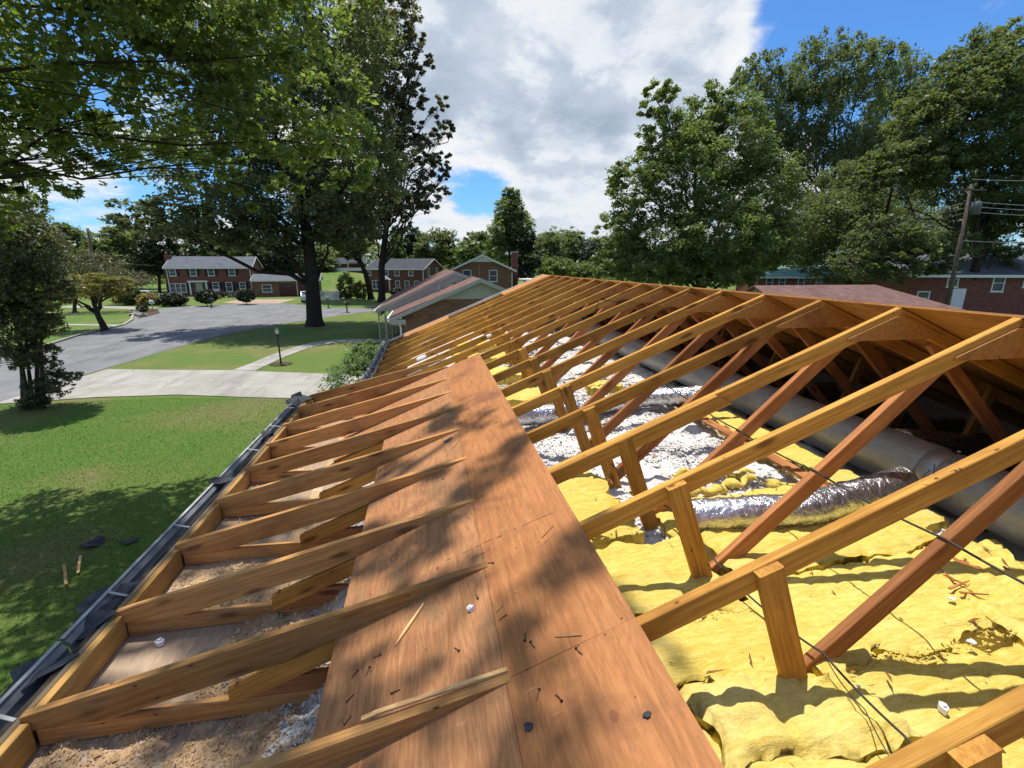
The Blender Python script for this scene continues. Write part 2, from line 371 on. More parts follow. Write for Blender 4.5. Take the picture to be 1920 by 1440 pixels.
M['concrete'] = pave_mat('pale_concrete', (.315, .30, .26), (.40, .38, .335), (.20, .185, .16), 1, -.2)
M['paving'] = pave_mat('tan_paving', (.34, .25, .18), (.42, .32, .23), (.25, .17, .12))

# ------------------------------------------------------------------ helpers
WM = {}
def link(o, parent=None, world=None):
    C.objects.link(o); world = world or Matrix.Identity(4)
    if parent is not None:
        o.parent = parent; o.matrix_basis = WM[parent.name].inverted() @ world
    else: o.matrix_basis = world
    WM[o.name] = world
    return o
def tag(o, label=None, cat=None, group=None, kind=None):
    if label: o['label'] = label
    if cat: o['category'] = cat
    if group: o['group'] = group
    if kind: o['kind'] = kind
    return o
def empty(name, loc=(0, 0, 0), rz=0, parent=None):
    o = bpy.data.objects.new(name, None); o.empty_display_size = .2
    return link(o, parent, Matrix.Translation(loc) @ Matrix.Rotation(rz, 4, 'Z'))
def mesh_obj(name, verts, faces, m, parent=None, world=None, smooth=False):
    me = bpy.data.meshes.new(name)
    me.from_pydata([tuple(v) for v in verts], [], faces); me.update()
    for mm in (m if isinstance(m, (list, tuple)) else [m]): me.materials.append(mm)
    if smooth: me.polygons.foreach_set('use_smooth', [True]*len(me.polygons))
    o = bpy.data.objects.new(name, me)
    return link(o, parent, world)
def np_mesh(name, verts, faces, m, parent=None, world=None, smooth=False):
    """verts (N,3) array, faces (F,k) int array"""
    verts = np.asarray(verts, np.float32); faces = np.asarray(faces, np.int32); k = faces.shape[1]
    me = bpy.data.meshes.new(name)
    me.vertices.add(len(verts)); me.vertices.foreach_set('co', verts.ravel())
    me.loops.add(faces.size); me.loops.foreach_set('vertex_index', faces.ravel())
    me.polygons.add(len(faces)); me.polygons.foreach_set('loop_start', np.arange(0, faces.size, k, dtype=np.int32))
    me.polygons.foreach_set('loop_total', np.full(len(faces), k, np.int32))
    if smooth: me.polygons.foreach_set('use_smooth', np.ones(len(faces), bool))
    me.update(calc_edges=True); me.materials.append(m)
    return link(bpy.data.objects.new(name, me), parent, world)
class MB:
    """collects boxes, prisms and tubes into one mesh"""
    def __init__(s): s.v = []; s.f = []
    def add(s, vs, fs):
        b = len(s.v); s.v += [tuple(v) for v in vs]; s.f += [tuple(i+b for i in f) for f in fs]; return s
    def box(s, a, b):
        (x0, y0, z0), (x1, y1, z1) = a, b
        return s.add([(x0, y0, z0), (x1, y0, z0), (x1, y1, z0), (x0, y1, z0), (x0, y0, z1), (x1, y0, z1), (x1, y1, z1), (x0, y1, z1)],
              [(0, 3, 2, 1), (4, 5, 6, 7), (0, 1, 5, 4), (1, 2, 6, 5), (2, 3, 7, 6), (3, 0, 4, 7)])
    def prism(s, poly, a, b, axis='y'):
        n = len(poly)
        f = {'y': lambda p, t: (p[0], t, p[1]), 'x': lambda p, t: (t, p[0], p[1]), 'z': lambda p, t: (p[0], p[1], t)}[axis]
        vs = [f(p, a) for p in poly] + [f(p, b) for p in poly]
        fs = [tuple(range(n)), tuple(range(2*n-1, n-1, -1))] + [(i, i+n, (i+1) % n+n, (i+1) % n) for i in range(n)]
        return s.add(vs, fs)
    def tube(s, pts, radii, sides=8, cap=True):
        v, f = tube(pts, radii, sides); s.add(v, f)
        if cap: b = len(s.v)-len(v); s.f.append(tuple(b+i for i in range(sides))[::-1]); s.f.append(tuple(len(s.v)-sides+i for i in range(sides)))
        return s
    def build(s, name, m, parent=None, world=None, smooth=False):
        o = mesh_obj(name, s.v, s.f, m, parent, world, smooth)
        bm = bmesh.new(); bm.from_mesh(o.data); bmesh.ops.recalc_face_normals(bm, faces=bm.faces); bm.to_mesh(o.data); bm.free()
        return o
def tube(pts, radii, sides=8):
    pts = [Vector(p) for p in pts]; n = len(pts)
    if not hasattr(radii, '__len__'): radii = [radii]*n
    vs, fs = [], []; prev = None
    for i, p in enumerate(pts):
        t = (pts[min(i+1, n-1)]-pts[max(i-1, 0)]).normalized()
        a = (prev - t*prev.dot(t)) if prev is not None else (Vector((0, 0, 1)).cross(t) if abs(t.z) < .9 else Vector((1, 0, 0)).cross(t))
        a.normalize(); prev = a; b = t.cross(a)
        for k in range(sides):
            an = 2*math.pi*k/sides; vs.append(p + (a*math.cos(an)+b*math.sin(an))*radii[i])
    for i in range(n-1):
        for k in range(sides):
            fs.append((i*sides+k, i*sides+(k+1) % sides, (i+1)*sides+(k+1) % sides, (i+1)*sides+k))
    return vs, fs
def beam(name, p0, p1, w, h, m, parent=None, k0=0., k1=0., up=Vector((0, 0, 1)), ch=.003):
    """a piece of lumber: local X along its length, chamfered arrises, ends sheared by k (x += z*k)"""
    p0, p1 = Vector(p0), Vector(p1); X = (p1-p0); L = X.length; X.normalize()
    Y = up.cross(X).normalized(); Z = X.cross(Y)
    a, b = w/2, h/2
    sec = [(-a+ch, -b), (a-ch, -b), (a, -b+ch), (a, b-ch), (a-ch, b), (-a+ch, b), (-a, b-ch), (-a, -b+ch)]
    n = 4; vs = []; fs = []
    bow = random.uniform(-.004, .004)*min(L, 2); bow2 = random.uniform(-.004, .004)*min(L, 2)
    for i in range(n+1):
        t = i/n; k = k0+(k1-k0)*t; q = 4*t*(1-t)
        for (y, z) in sec: vs.append((-L/2+L*t+z*(k0 if i == 0 else k1 if i == n else 0), y+bow*q, z+bow2*q))
    for i in range(n):
        for j in range(8): fs.append((i*8+j, i*8+(j+1) % 8, i*8+8+(j+1) % 8, i*8+8+j))
    fs.append(tuple(range(7, -1, -1))); fs.append(tuple(n*8+i for i in range(8)))
    Mw = Matrix(((X.x, Y.x, Z.x, 0), (X.y, Y.y, Z.y, 0), (X.z, Y.z, Z.z, 0), (0, 0, 0, 1)))
    Mw.translation = (p0+p1)/2
    return mesh_obj(name, vs, fs, m, parent, Mw)
def dup(o, offset, parent=None):
    """copy of a thing (or part) with copies of everything below it"""
    offset = Matrix.Translation(offset)
    def rec(src, par, top):
        c = src.copy(); C.objects.link(c)
        if par is not None: c.parent = par
        w = offset @ WM[src.name]; WM[c.name] = w
        c.matrix_basis = (WM[par.name].inverted() @ w) if par is not None else w
        for ch in kids.get(src.name, []): rec(ch, c, False)
        return c
    kids = {}
    for x in list(bpy.data.objects):
        if x.parent: kids.setdefault(x.parent.name, []).append(x)
    return rec(o, parent, True)
# END CORE

# ------------------------------------------------------------------ ground, street, drives (z = 0 is the lawn)
def sheet(name, pts, z, m, kind='structure'):
    o = mesh_obj(name, [(x, y, z) for x, y in pts], [tuple(range(len(pts)))], m)
    return tag(o, kind=kind)
lawn = tag(mesh_obj('lawn', [(-500, -200, 0), (500, -200, 0), (500, 900, 0), (-500, 900, 0)], [(0, 1, 2, 3)], M['lawn']), kind='structure')
street = sheet('street', [(-16.9, -60), (-16.9, 26.9), (-16.6, 31), (-16.3, 36.5), (-15.4, 41), (-14.2, 44.6), (-11.6, 49.2), (-9, 53.6), (-6.4, 57.4), (-2, 59.3), (6, 60),
    (6, 62.6), (-2, 62), (-8, 61.6), (-11, 62.4), (-13.7, 64), (-15.2, 66.2), (-17.2, 68.2), (-19.8, 71), (-22.7, 72.7), (-26.5, 70.8), (-31.2, 68.6), (-33.2, 64.5), (-31.6, 58),
    (-28.6, 52), (-26.9, 47.6), (-26.4, 41), (-24.9, 34.7), (-24.6, 26), (-24.6, -60)], .012, M['asphalt'])
# concrete driveway: slabs with open joints, each slab a part
drv = tag(empty('driveway', (-10.6, 23, 0)), kind='structure')
Lr = [Vector((-16.6, 27.1)), Vector((-16.9, 20.9))]; 
near = [Vector((-16.9, 20.75)), Vector((-13.6, 21.2)), Vector((-10.5, 21.05)), Vector((-7.4, 20.1)), Vector((-4.3, 19.3)), Vector((-1.2, 18.9))]
far = [Vector((-16.6, 27.15)), Vector((-13.3, 26.35)), Vector((-10.2, 25.75)), Vector((-7.3, 24.75)), Vector((-4.3, 23.8)), Vector((-1.2, 23.3))]
for i in range(5):
    for j in range(2):
        a0, a1 = near[i].lerp(far[i], j*.5), near[i+1].lerp(far[i+1], j*.5)
        b0, b1 = near[i].lerp(far[i], j*.5+.5), near[i+1].lerp(far[i+1], j*.5+.5)
        c = (a0+a1+b0+b1)/4
        q = [c+(p-c)*.9965 for p in (a0, a1, b1, b0)]
        mb = MB().prism([(p.x, p.y) for p in q], .0, .035, 'z'); mb.build('concrete_slab', M['concrete'], drv)
wk = [(-10.1, 25.75), (-9.75, 27.6), (-9.5, 29.7), (-9.0, 32), (-8.3, 34), (-7.2, 35.2), (-5.9, 35.6), (-3.9, 35.2), (-1.5, 34)]
wk2 = [(-8.9, 25.4), (-8.7, 27.4), (-8.45, 29.4), (-8.0, 31.4), (-7.5, 33), (-6.8, 33.9), (-5.9, 34.3), (-4.1, 34.0), (-1.5, 32.8)]
walk = tag(empty('walkway', (-8, 30, 0)), kind='structure')
for i in range(len(wk)-1):
    n = 2
    for k in range(n):
        t0, t1 = k/n, (k+1)/n-.015
        l = lambda a, b, t: (a[0]+(b[0]-a[0])*t, a[1]+(b[1]-a[1])*t)
        MB().prism([l(wk[i], wk[i+1], t0), l(wk[i], wk[i+1], t1), l(wk2[i], wk2[i+1], t1), l(wk2[i], wk2[i+1], t0)], 0, .03, 'z').build('concrete_slab', M['concrete'], walk)
kerb = MB()
kp = [(-24.65, 30), (-24.95, 34.7), (-26.45, 41), (-26.95, 47.6), (-28.65, 52), (-31.7, 58)]
for (a, b) in zip(kp, kp[1:]): kerb.prism([a, b, (b[0]-.22, b[1]), (a[0]-.22, a[1])], 0, .12, 'z')
tag(kerb.build('kerb', M['concrete']), kind='structure')
kp = [(-16.9, 5), (-16.9, 12), (-16.9, 20.7)]
kerb = MB()
for (a, b) in zip(kp, kp[1:]): kerb.prism([a, b, (b[0]+.3, b[1]), (a[0]+.3, a[1])], 0, .05, 'z')
tag(kerb.build('kerb', M['concrete']), kind='structure')
sheet('far_driveway', [(-24.0, 71.9), (-20.5, 71.2), (-20.5, 80), (-29, 80), (-29, 74), (-26, 71.6)], .02, M['paving'])
sheet('far_driveway', [(-33.4, 64), (-33.2, 66.5), (-40, 70), (-47, 72), (-47, 69.5), (-40, 67)], .02, M['concrete'])
sheet('front_path', [(-26.9, 47.0), (-26.9, 47.9), (-34, 50), (-42, 55), (-42, 54), (-34, 49)], .02, M['concrete'])

# grass blades on the near lawn, one scattered mass
n = 240000
bx = rng.uniform(-17, -2.0, n); by = 2.5+rng.random(n)**1.5*19
ok = (by < 18.7+np.where(bx < -10.5, 2.0, (-bx-1.2)/9.3*1.9)) & (bx > -16.5)
bx, by = bx[ok], by[ok]; n = len(bx)
an = rng.uniform(0, 2*np.pi, n); h = rng.uniform(.015, .05, n); w = rng.uniform(.003, .007, n); le = rng.normal(0, .03, (n, 2))
V = np.zeros((n, 3, 3)); V[:, 0] = np.c_[bx-w*np.cos(an), by-w*np.sin(an), np.zeros(n)]; V[:, 1] = np.c_[bx+w*np.cos(an), by+w*np.sin(an), np.zeros(n)]
V[:, 2] = np.c_[bx+le[:, 0], by+le[:, 1], h]
gr = tag(np_mesh('grass', V.reshape(-1, 3), np.arange(3*n).reshape(-1, 3), M['blade']), 'short mown grass blades covering the near lawn', 'grass', kind='stuff')

# ------------------------------------------------------------------ the house whose roof is being stripped
XR, ZR, SL, Y0, SP = 2.851, -.255, .406, 1.845, .61        # ridge x, ridge height (rel. to the eye), slope, first truss, spacing
TH = math.atan(SL); XM = 2*XR
def zp(x): return ZR - SL*abs(XR-x)
def P(x, y, z): return Vector((x, y, z+Z0))
NF = 16                                                     # last truss (far gable)
house = tag(empty('house', (XR, 3.5, 0)), 'long house in the foreground with its roof stripped to bare yellow trusses', 'house')
YN, YF = Y0-6*SP, Y0+NF*SP
# walls and ceiling (below the frame)
wl = MB(); x0, x1 = -.52, XM+.52; zt = Z0-1.95
wl.box((x0, YN, 0), (x0+.2, YF, zt)); wl.box((x1-.2, YN, 0), (x1, YF, zt)); wl.box((x0+.2, YF-.2, 0), (x1-.2, YF, zt)); wl.box((x0+.2, YN, 0), (x1-.2, YN+.2, zt))
wl.build('wall', M['brick'], house)
MB().box((x0, YN, Z0-1.95), (x1, YF, Z0-1.885)).build('ceiling', M['hardboard'], house)
MB().prism([(x0, Z0-1.88), (x1, Z0-1.88), (XR, Z0+zp(XR)-.12)], YF+.03, YF+.06).build('gable_wall', M['cream'], house)

# --- trusses
dv = .0445/math.cos(TH)
def make_truss(y):
    t = empty('roof_truss', P(XR, y, -1.86), 0, house)
    beam('rafter', P(-.93, y, zp(-.93)-dv), P(XR, y, ZR-dv), .038, .089, M['chord'], t, SL, SL)
    beam('rafter', P(XR, y, ZR-dv), P(XM+1.0, y, zp(XM+1.0)-dv), .038, .089, M['chord'], t, -SL, -SL)
    beam('tie_beam', P(-.9, y, -1.815), P(XM+.9, y, -1.815), .038, .089, M['web'], t)
    for sgn in (1, -1):
        f = lambda x: x if sgn > 0 else XM-x
        beam('post', P(f(1.385), y-.0385, -1.80), P(f(1.085), y-.0385, zp(1.085)-.012), .038, .092, M['chord'], t)
        beam('web', P(f(1.12), y+.0385, -1.765), P(f(2.50), y+.0385, -.480), .038, .086, M['web'], t)
    MB().prism([(2.50, Z0-.452), (2.50, Z0-.436), (2.825, Z0-.305), (2.880, Z0-.305), (3.20, Z0-.436), (3.20, Z0-.452)], y-.033, y-.0195).build('splice_plate', M['ply_under'], t)
    return t
tr0 = make_truss(Y0)
trusses = {0: tr0}
for n in range(-6, NF+1):
    if n == 0: continue
    t = dup(tr0, (0, n*SP, 0), house)
    trusses[n] = t
def sub(t, nm, i=0): return [c for c in t.children if c.name.split('.')[0] == nm][i]
# slight individual sag, twist and a spliced rafter on the second truss
for n, t in trusses.items():
    t.rotation_euler = (random.uniform(-.006, .006), 0, random.uniform(-.0035, .0035))
    t.location.z += random.uniform(-.006, .006)
y = Y0+SP
beam('rafter_splice', P(.5, y-.039, zp(.5)-dv-.002), P(1.70, y-.039, zp(1.70)-dv-.002), .037, .089, M['chord'], trusses[1], 0, -.9)

# --- plywood sheets still nailed on the lawn-side slope
def ply(x0, x1, y0, y1, m, lift=.0, name='plywood_sheet', skew=0):
    """sheet lying on the left slope; local X up the slope, Y along the house"""
    L = (x1-x0)/math.cos(TH); w = y1-y0; nx, ny = 6, 8
    vs = []; fs = []
    for t in (0, .0125):
        for j in range(ny+1):
            for i in range(nx+1):
                u, v = i/nx, j/ny
                vs.append((L*(u-.5), w*(v-.5), t + .0006*math.sin(5*u+x0)*math.sin(7*v+y0)))
    N = (nx+1)*(ny+1); idx = lambda t, i, j: t*N+j*(nx+1)+i
    for j in range(ny):
        for i in range(nx):
            fs.append((idx(1, i, j), idx(1, i+1, j), idx(1, i+1, j+1), idx(1, i, j+1)))
            fs.append((idx(0, i, j), idx(0, i, j+1), idx(0, i+1, j+1), idx(0, i+1, j)))
    for i in range(nx):
        fs.append((idx(0, i, 0), idx(0, i+1, 0), idx(1, i+1, 0), idx(1, i, 0))); fs.append((idx(0, i+1, ny), idx(0, i, ny), idx(1, i, ny), idx(1, i+1, ny)))
    for j in range(ny):
        fs.append((idx(0, 0, j+1), idx(0, 0, j), idx(1, 0, j), idx(1, 0, j+1))); fs.append((idx(0, nx, j), idx(0, nx, j+1), idx(1, nx, j+1), idx(1, nx, j)))
    xc = (x0+x1)/2
    Mw = Matrix.Translation(P(xc, (y0+y1)/2, zp(xc)+.001+lift)) @ Matrix.Rotation(-TH, 4, 'Y') @ Matrix.Rotation(skew, 4, 'Z')
    return mesh_obj(name, vs, fs, m, house, Mw)
for (a, b) in ((-2.5, Y0-SP-.0008), (Y0-SP+.0008, 2.98), (2.9815, 4.70), (4.7015, 6.12)):
    ply(.2035, .64, a, b, M['ply'])
for (a, b) in ((-2.5, .10), (.1015, 2.46), (2.4615, 4.28)):
    ply(-.455, .202, a, b, M['ply_dusty'])
ply(-.93, .202, 4.285, 6.12, M['ply_dusty'])
# rows of old nail holes over every truss, and stray ones
nh = MB()
def hole(x, y, r):
    Mh = Matrix.Translation(P(x, y, zp(x)+.0150)) @ Matrix.Rotation(-TH, 4, 'Y'); nv = [Mh @ Vector((r*math.cos(k), r*math.sin(k), 0)) for k in (0, 1.05, 2.1, 3.14, 4.19, 5.24)]
    nh.add(nv, [(0, 1, 2, 3, 4, 5)])
for n in range(-3, 8):
    for x in np.arange(-.42, .64, .085):
        if random.random() < .8: hole(x+random.uniform(-.02, .02), Y0+n*SP+random.gauss(0, .012), random.uniform(.0022, .0042))
for i in range(150): hole(random.uniform(-.4, .62), random.uniform(.5, 6.0), random.uniform(.0016, .0036))
tag(nh.build('nail_hole', M['darkmetal'], house), kind='stuff')
# strips left on the last bay by the far gable
ply(-.60, .46, YF-SP+.02, YF+.10, M['ply_under']); ply(1.76, XR-.004, YF-SP+.02, YF+.10, M['ply_under'])
# far slope still sheathed: sheets seen from below, top edge at the ridge
xs = [XR+.004, XR+1.13, XR+2.26, XM+1.02]
for r in range(3):
    off = [0, 1.22, .4][r]
    yy = YN-.1-off
    while yy < YF+.05:
        a, b = max(yy, YN-.1), min(yy+2.435, YF+.1); yy += 2.44
        if b-a < .05: continue
        xa, xb = xs[r], xs[r+1]-.004; xc = (xa+xb)/2; L = (xb-xa)/math.cos(TH)
        mb = MB().box((-L/2, -(b-a)/2, 0), (L/2, (b-a)/2, .0125))
        Mw = Matrix.Translation(P(xc, (a+b)/2, zp(xc)+.003+random.uniform(0, .003))) @ Matrix.Rotation(TH, 4, 'Y')
        mb.build('plywood_sheet', M['ply_under'], house, Mw)
# shingles on the far slope (outside)
sh = MB(); L = (XM+1.06-XR)/math.cos(TH)
sh.box((-L/2, -(YF-YN)/2-.15, 0), (L/2-.12, (YF-YN)/2+.15, .012))
xc = (XR+XM+1.06)/2+.06
sh.build('shingle_layer', M['sh_brown'], house, Matrix.Translation(P(xc, (YN+YF)/2, zp(xc)+.024)) @ Matrix.Rotation(TH, 4, 'Y'))
MB().box((XM+.50, YN, Z0-1.96), (XM+.53, YF, Z0-1.55)).box((XM+.53, YN, Z0-1.975), (XM+1.0, YF, Z0-1.96)).build('eave_closure', M['hardboard'], house)
MB().prism([(x0, Z0-1.88), (x1, Z0-1.88), (XR, Z0+zp(XR)-.12)], YN-.06, YN-.03).build('gable_wall', M['cream'], house)
# barge rafters at the far gable
beam('barge_board', P(-1.0, YF+.12, zp(-1.0)-dv), P(XR, YF+.12, ZR-dv), .022, .14, M['white'], house, SL, SL)
beam('barge_board', P(XR, YF+.12, ZR-dv), P(XM+1.0, YF+.12, zp(XM+1)-dv), .022, .14, M['white'], house, -SL, -SL)
# fascia of the original eave beyond the overlay, and far side
MB().box((-.975, 6.85, Z0-1.95), (-.952, YF+.1, Z0-1.80)).build('fascia_board', M['oldboard'], house)
MB().box((XM+1.003, YN, Z0-2.0), (XM+1.03, YF+.1, Z0-1.84)).build('fascia_board', M['white'], house)
MB().box((-.95, 6.85, Z0-1.975), (-.54, YF, Z0-1.952)).build('soffit_panel', M['hardboard'], house)

# --- low-slope overlay (porch eave) framing on the lawn side: each frame is a part with rafter, joist and block
def tail_z(x): return -1.315+.246*(x-.19)
TT = math.atan(.246)
def make_eave(y):
    e = empty('eave_frame', P(-1.0, y, -1.93), 0, house)
    th = .038
    poly = [(-1.70, -1.778), (.21, -1.3095), (.213, -1.3155), (-.45, -1.587), (-.67, -1.672), (-1.40, -1.846), (-1.70, -1.846)]
    # local frame laid along the rafter so the grain follows it
    o = Vector((-.75, -1.6)); c, s = math.cos(TT), math.sin(TT)
    pl = [((p[0]-o.x)*c+(p[1]-o.y)*s, -(p[0]-o.x)*s+(p[1]-o.y)*c) for p in poly]
    MB().prism(pl, -th/2, th/2).build('rafter', M['tail'], e, Matrix.Translation(P(o.x, y, o.y)) @ Matrix.Rotation(-TT, 4, 'Y'))
    beam('joist', P(-1.66, y+.006, -1.893), P(-.30, y+.006, -1.893), .038, .089, M['tail'], e)
    beam('block', P(-1.682, y+.021, -1.868), P(-1.682, y+SP-.021, -1.868), .036, .138, M['block'], e)
    return e
ev0 = make_eave(Y0)
for n in range(-4, 9):
    if n:
        e = dup(ev0, (0, n*SP, 0), house); e.location.z += random.uniform(-.006, .006); e.rotation_euler.z = random.uniform(-.006, .006)
        if n == 8:
            for c in e.children:
                if c.name.startswith('block'): bpy.data.objects.remove(c); break
# short sister pieces and cripples seen between the tails
for n in (0, 1, 2, 4):
    y = Y0+n*SP
    beam('cleat', P(-.62, y+.05, zp(-.62)-.06), P(-.40, y+.05, zp(-.40)-.06), .02, .085, M['block'], house)
# splintered second ply on the nearest tail tip
spl = MB().prism([(-.05, 0), (.42, .10), (.425, .112), (.0, .018)], 0, .016); 
spl.build('splinter', M['splinter'], house, Matrix.Translation(P(-.22, Y0-SP+.021, -1.415)))
EYN, EYF = Y0-4*SP-.02, Y0+8*SP+.03
beam('fascia_board', P(-1.716, EYN, -1.872), P(-1.716, EYF, -1.872), .024, .15, M['oldboard'], house)
beam('drip_edge', P(-1.742, EYN, -1.800), P(-1.742, EYF, -1.800), .040, .010, M['bark_dark'], house)
for a, b in ((EYN, 1.2), (1.205, 3.02), (3.025, 4.9), (4.905, EYF)):
    MB().box((-1.702, a, Z0-1.952), (-1.085, b-.003, Z0-1.942)).build('soffit_panel', M['hardboard'], house)
MB().box((-1.078, EYN, Z0-1.956), (-1.012, EYF, Z0-1.946)).build('soffit_vent', M['metal'], house)
MB().box((-1.006, EYN, Z0-1.954), (-.53, EYF, Z0-1.944)).build('soffit_panel', M['hardboard'], house)
beam('top_plate', P(-.47, YN, -1.925), P(-.47, YF, -1.925), .089, .04, M['web'], house)

# --- gutters (K-shaped trough, grimy inside, hanger straps)
def gutter(name, x, y0, y1, z, dent=None):
    outer = [(0, 0), (0, -.115), (-.075, -.115), (-.105, -.06), (-.105, -.03), (-.135, -.005), (-.135, .006), (-.118, .006), (-.118, -.004), (-.094, -.028), (-.094, -.055), (-.07, -.107), (-.008, -.107), (-.008, 0)]
    gt = MB().prism([(x+a, Z0+z+b) for a, b in outer], y0, y1).build(name, M['gutter'], house)
    MB().box((x-.137, y0, Z0+z+.0065), (x-.117, y1, Z0+z+.0115)).build('gutter_lip', M['lip'], gt)
    MB().box((x-.085, y0+.01, Z0+z-.106), (x-.009, y1-.01, Z0+z-.085)).build('gutter_silt', M['gutter_in'], gt)
    yy = y0+.3
    while yy < y1-.1:
        beam('gutter_strap', P(x, yy, z+.004), P(x-.130, yy+.05, z+.008), .016, .004, M['lip'], gt, ch=.001); yy += .72
    return gt
gutter('gutter', -1.732, EYN, 2.28, -1.805); gutter('gutter', -1.732, 2.30, EYF, -1.805)
gutter('gutter', -.980, 6.9, YF+.12, -1.815)

# ------------------------------------------------------------------ inside the attic: loose fill, batts, ducts, wires
class Waves:
    """smooth random field: a sum of sines"""
    def __init__(s, seed, fmin, fmax, n=28):
        r = np.random.default_rng(seed); f = np.exp(r.uniform(np.log(fmin), np.log(fmax), n)); a = r.uniform(0, 2*np.pi, n)
        s.kx, s.ky, s.ph = f*np.cos(a)*2*np.pi, f*np.sin(a)*2*np.pi, r.uniform(0, 2*np.pi, n); s.am = (fmin/f)**.7; s.am = s.am/np.sqrt((s.am**2).sum()/2)
    def __call__(s, x, y):
        x = np.asarray(x, float); y = np.asarray(y, float)
        return (np.sin(x[..., None]*s.kx + y[..., None]*s.ky + s.ph)*s.am).sum(-1)
wa, wb, wc = Waves(1, .5, 3), Waves(2, 2, 9), Waves(3, 6, 28)
def bed_z(x, y):
    base = -.075*np.clip((1.95-y)/.15, 0, 1)*np.clip((x-.0)/.2, 0, 1)*np.clip((3.4-x)/.2, 0, 1)+np.interp(x, [-1.7, -1.05, -.92, -.62, -.42, -.2, .3, 2.6, 3.6, 6.3], [-1.975, -1.975, -1.962, -1.90, -1.73, -1.66, -1.60, -1.57, -1.62, -1.88])
    amp = np.interp(x, [-1.2, -.7, -.3, 6.3], [.002, .022, .028, .028])
    return base + amp*(wa(x, y)*.8+wb(x, y)*.45) + .006*wc(x, y)*np.interp(x, [-1.1, -.6], [.1, 1])
def field(name, xs, ys, zf, m, lab):
    X, Y = np.meshgrid(xs, ys); Z = zf(X, Y)+Z0; nx, ny = len(xs), len(ys)
    i = np.arange(nx-1)[None]+nx*np.arange(ny-1)[:, None]; i = i.ravel()
    o = np_mesh(name, np.c_[X.ravel(), Y.ravel(), Z.ravel()], np.c_[i, i+1, i+nx+1, i+nx], m, smooth=True)
    return tag(o, lab, 'loose fill', kind='stuff')
field('shade_dark_loose_fill', np.linspace(3.42, XM+.6, 60), np.linspace(-1.5, YF-.2, 240), lambda x, y: bed_z(x, y)+.012*wb(x, y), M['shade_fill'], 'loose insulation under the far slope, coloured dark for attic shade')
field('loose_insulation', np.linspace(-.40, 3.46, 110), np.linspace(-1.5, YF-.2, 330), bed_z, M['fluff_base'], 'white loose fill insulation spread between the roof trusses')
field('crumb_bed', np.linspace(-1.02, -.36, 60), np.linspace(-.4, 6.8, 300), lambda x, y: bed_z(x, y)+.004, M['crumb_base'], 'tan crumbs and grey fluff spilled along the wall under the eave')
OCT = np.array([(1, 0, -.3), (-1, 0, -.3), (0, 1, -.3), (0, -1, -.3), (0, 0, 1)], float)
OF = np.array([(0, 2, 4), (2, 1, 4), (1, 3, 4), (3, 0, 4)])
def chunks(name, pos, size, m, lab, cat='debris', aspect=1.0, flatz=1.0):
    n = len(pos); V = OCT[None]*(size[:, None, None]*rng.uniform(.5, 1.3, (n, 5, 1)))
    V = V + rng.normal(0, .25, (n, 5, 3))*size[:, None, None]
    V[:, :, 0] *= aspect; V[:, :, 2] *= flatz
    a = rng.uniform(0, 2*np.pi, n); t = rng.uniform(-.5, .5, n)
    c, s = np.cos(a)[:, None], np.sin(a)[:, None]
    x, y, z = V[..., 0], V[..., 1], V[..., 2]; z2 = z*np.cos(t)[:, None]+x*np.sin(t)[:, None]
    V = np.stack([x*c-y*s, x*s+y*c, z2], -1) + pos[:, None]
    Fc = (OF[None]+5*np.arange(n)[:, None, None]).reshape(-1, 3)
    return tag(np_mesh(name, V.reshape(-1, 3), Fc, m, smooth=True), lab, cat, kind='stuff')
def scatter(n, x0, x1, y0, y1, dens=None):
    x = rng.uniform(x0, x1, n); y = rng.uniform(y0, y1, n)
    if dens is not None:
        k = rng.random(n) < dens(x, y); x, y = x[k], y[k]
    return x, y
x, y = scatter(82000, .1, 3.0, 1.6, 9.5, lambda x, y: np.clip(.55+.5*wa(x*.9+3, y), .08, 1)*np.clip(5.5/y, .25, 1))
chunks('insulation_flakes', np.c_[x, y, bed_z(x, y)+Z0+.008], rng.gamma(3, .0023, len(x))+.0025, M['white_fluff'], 'white shredded insulation flakes with a few brown bits in the attic', flatz=.32)
x, y = scatter(50000, -.72, -.25, -.2, 6.6, lambda x, y: np.clip(.6+.6*wa(x*2, y*1.5), .15, 1))
chunks('insulation_flakes', np.c_[x, y, bed_z(x, y)+Z0+.012], rng.gamma(2.5, .0018, len(x))+.002, M['grey_fluff'], 'grey fluffy insulation clumps along the wall plate under the overlay', flatz=.6)
def crumbdens(x, y):
    b = np.clip(.15+.55*wa(x*1.3+9, y*1.3), 0, 1)
    core = np.exp(-((x+.85)/.2)**2)
    nearb = np.where(y < Y0, .75, 0)*np.clip(.6+.4*wb(x, y), .1, 1)
    bay1 = np.where((y > Y0+.05) & (y < Y0+SP), np.exp(-((x+.95)/.22)**2)*.8, 0)
    bay2 = np.where((y > Y0+SP) & (y < Y0+2*SP), np.exp(-((x+1.25)/.3)**2)*.7, 0)
    clean = np.where((y > Y0) & (y < Y0+SP) & (x < -1.15), .03, 1)
    return np.clip(np.maximum.reduce([b*core*1.4, nearb, bay1, bay2, b*.35]), 0, 1)*clean
def pile(x, y): return np.clip(crumbdens(x, y)*1.25-.22, 0, 1)*(.020+.010*wb(x*1.5, y*1.5)+.005*wc(x, y))
field('crumb_heaps', np.linspace(-1.655, -.60, 90), np.linspace(-.3, 6.6, 420), lambda x, y: -1.9445+pile(x, y), M['crumb_base'], 'low heaps of tan dust and crumbs lying on the soffit panels')
x, y = scatter(96000, -1.64, -.5, .3, 6.0, crumbdens)
pil = np.clip(pile(x, y), 0, 1)
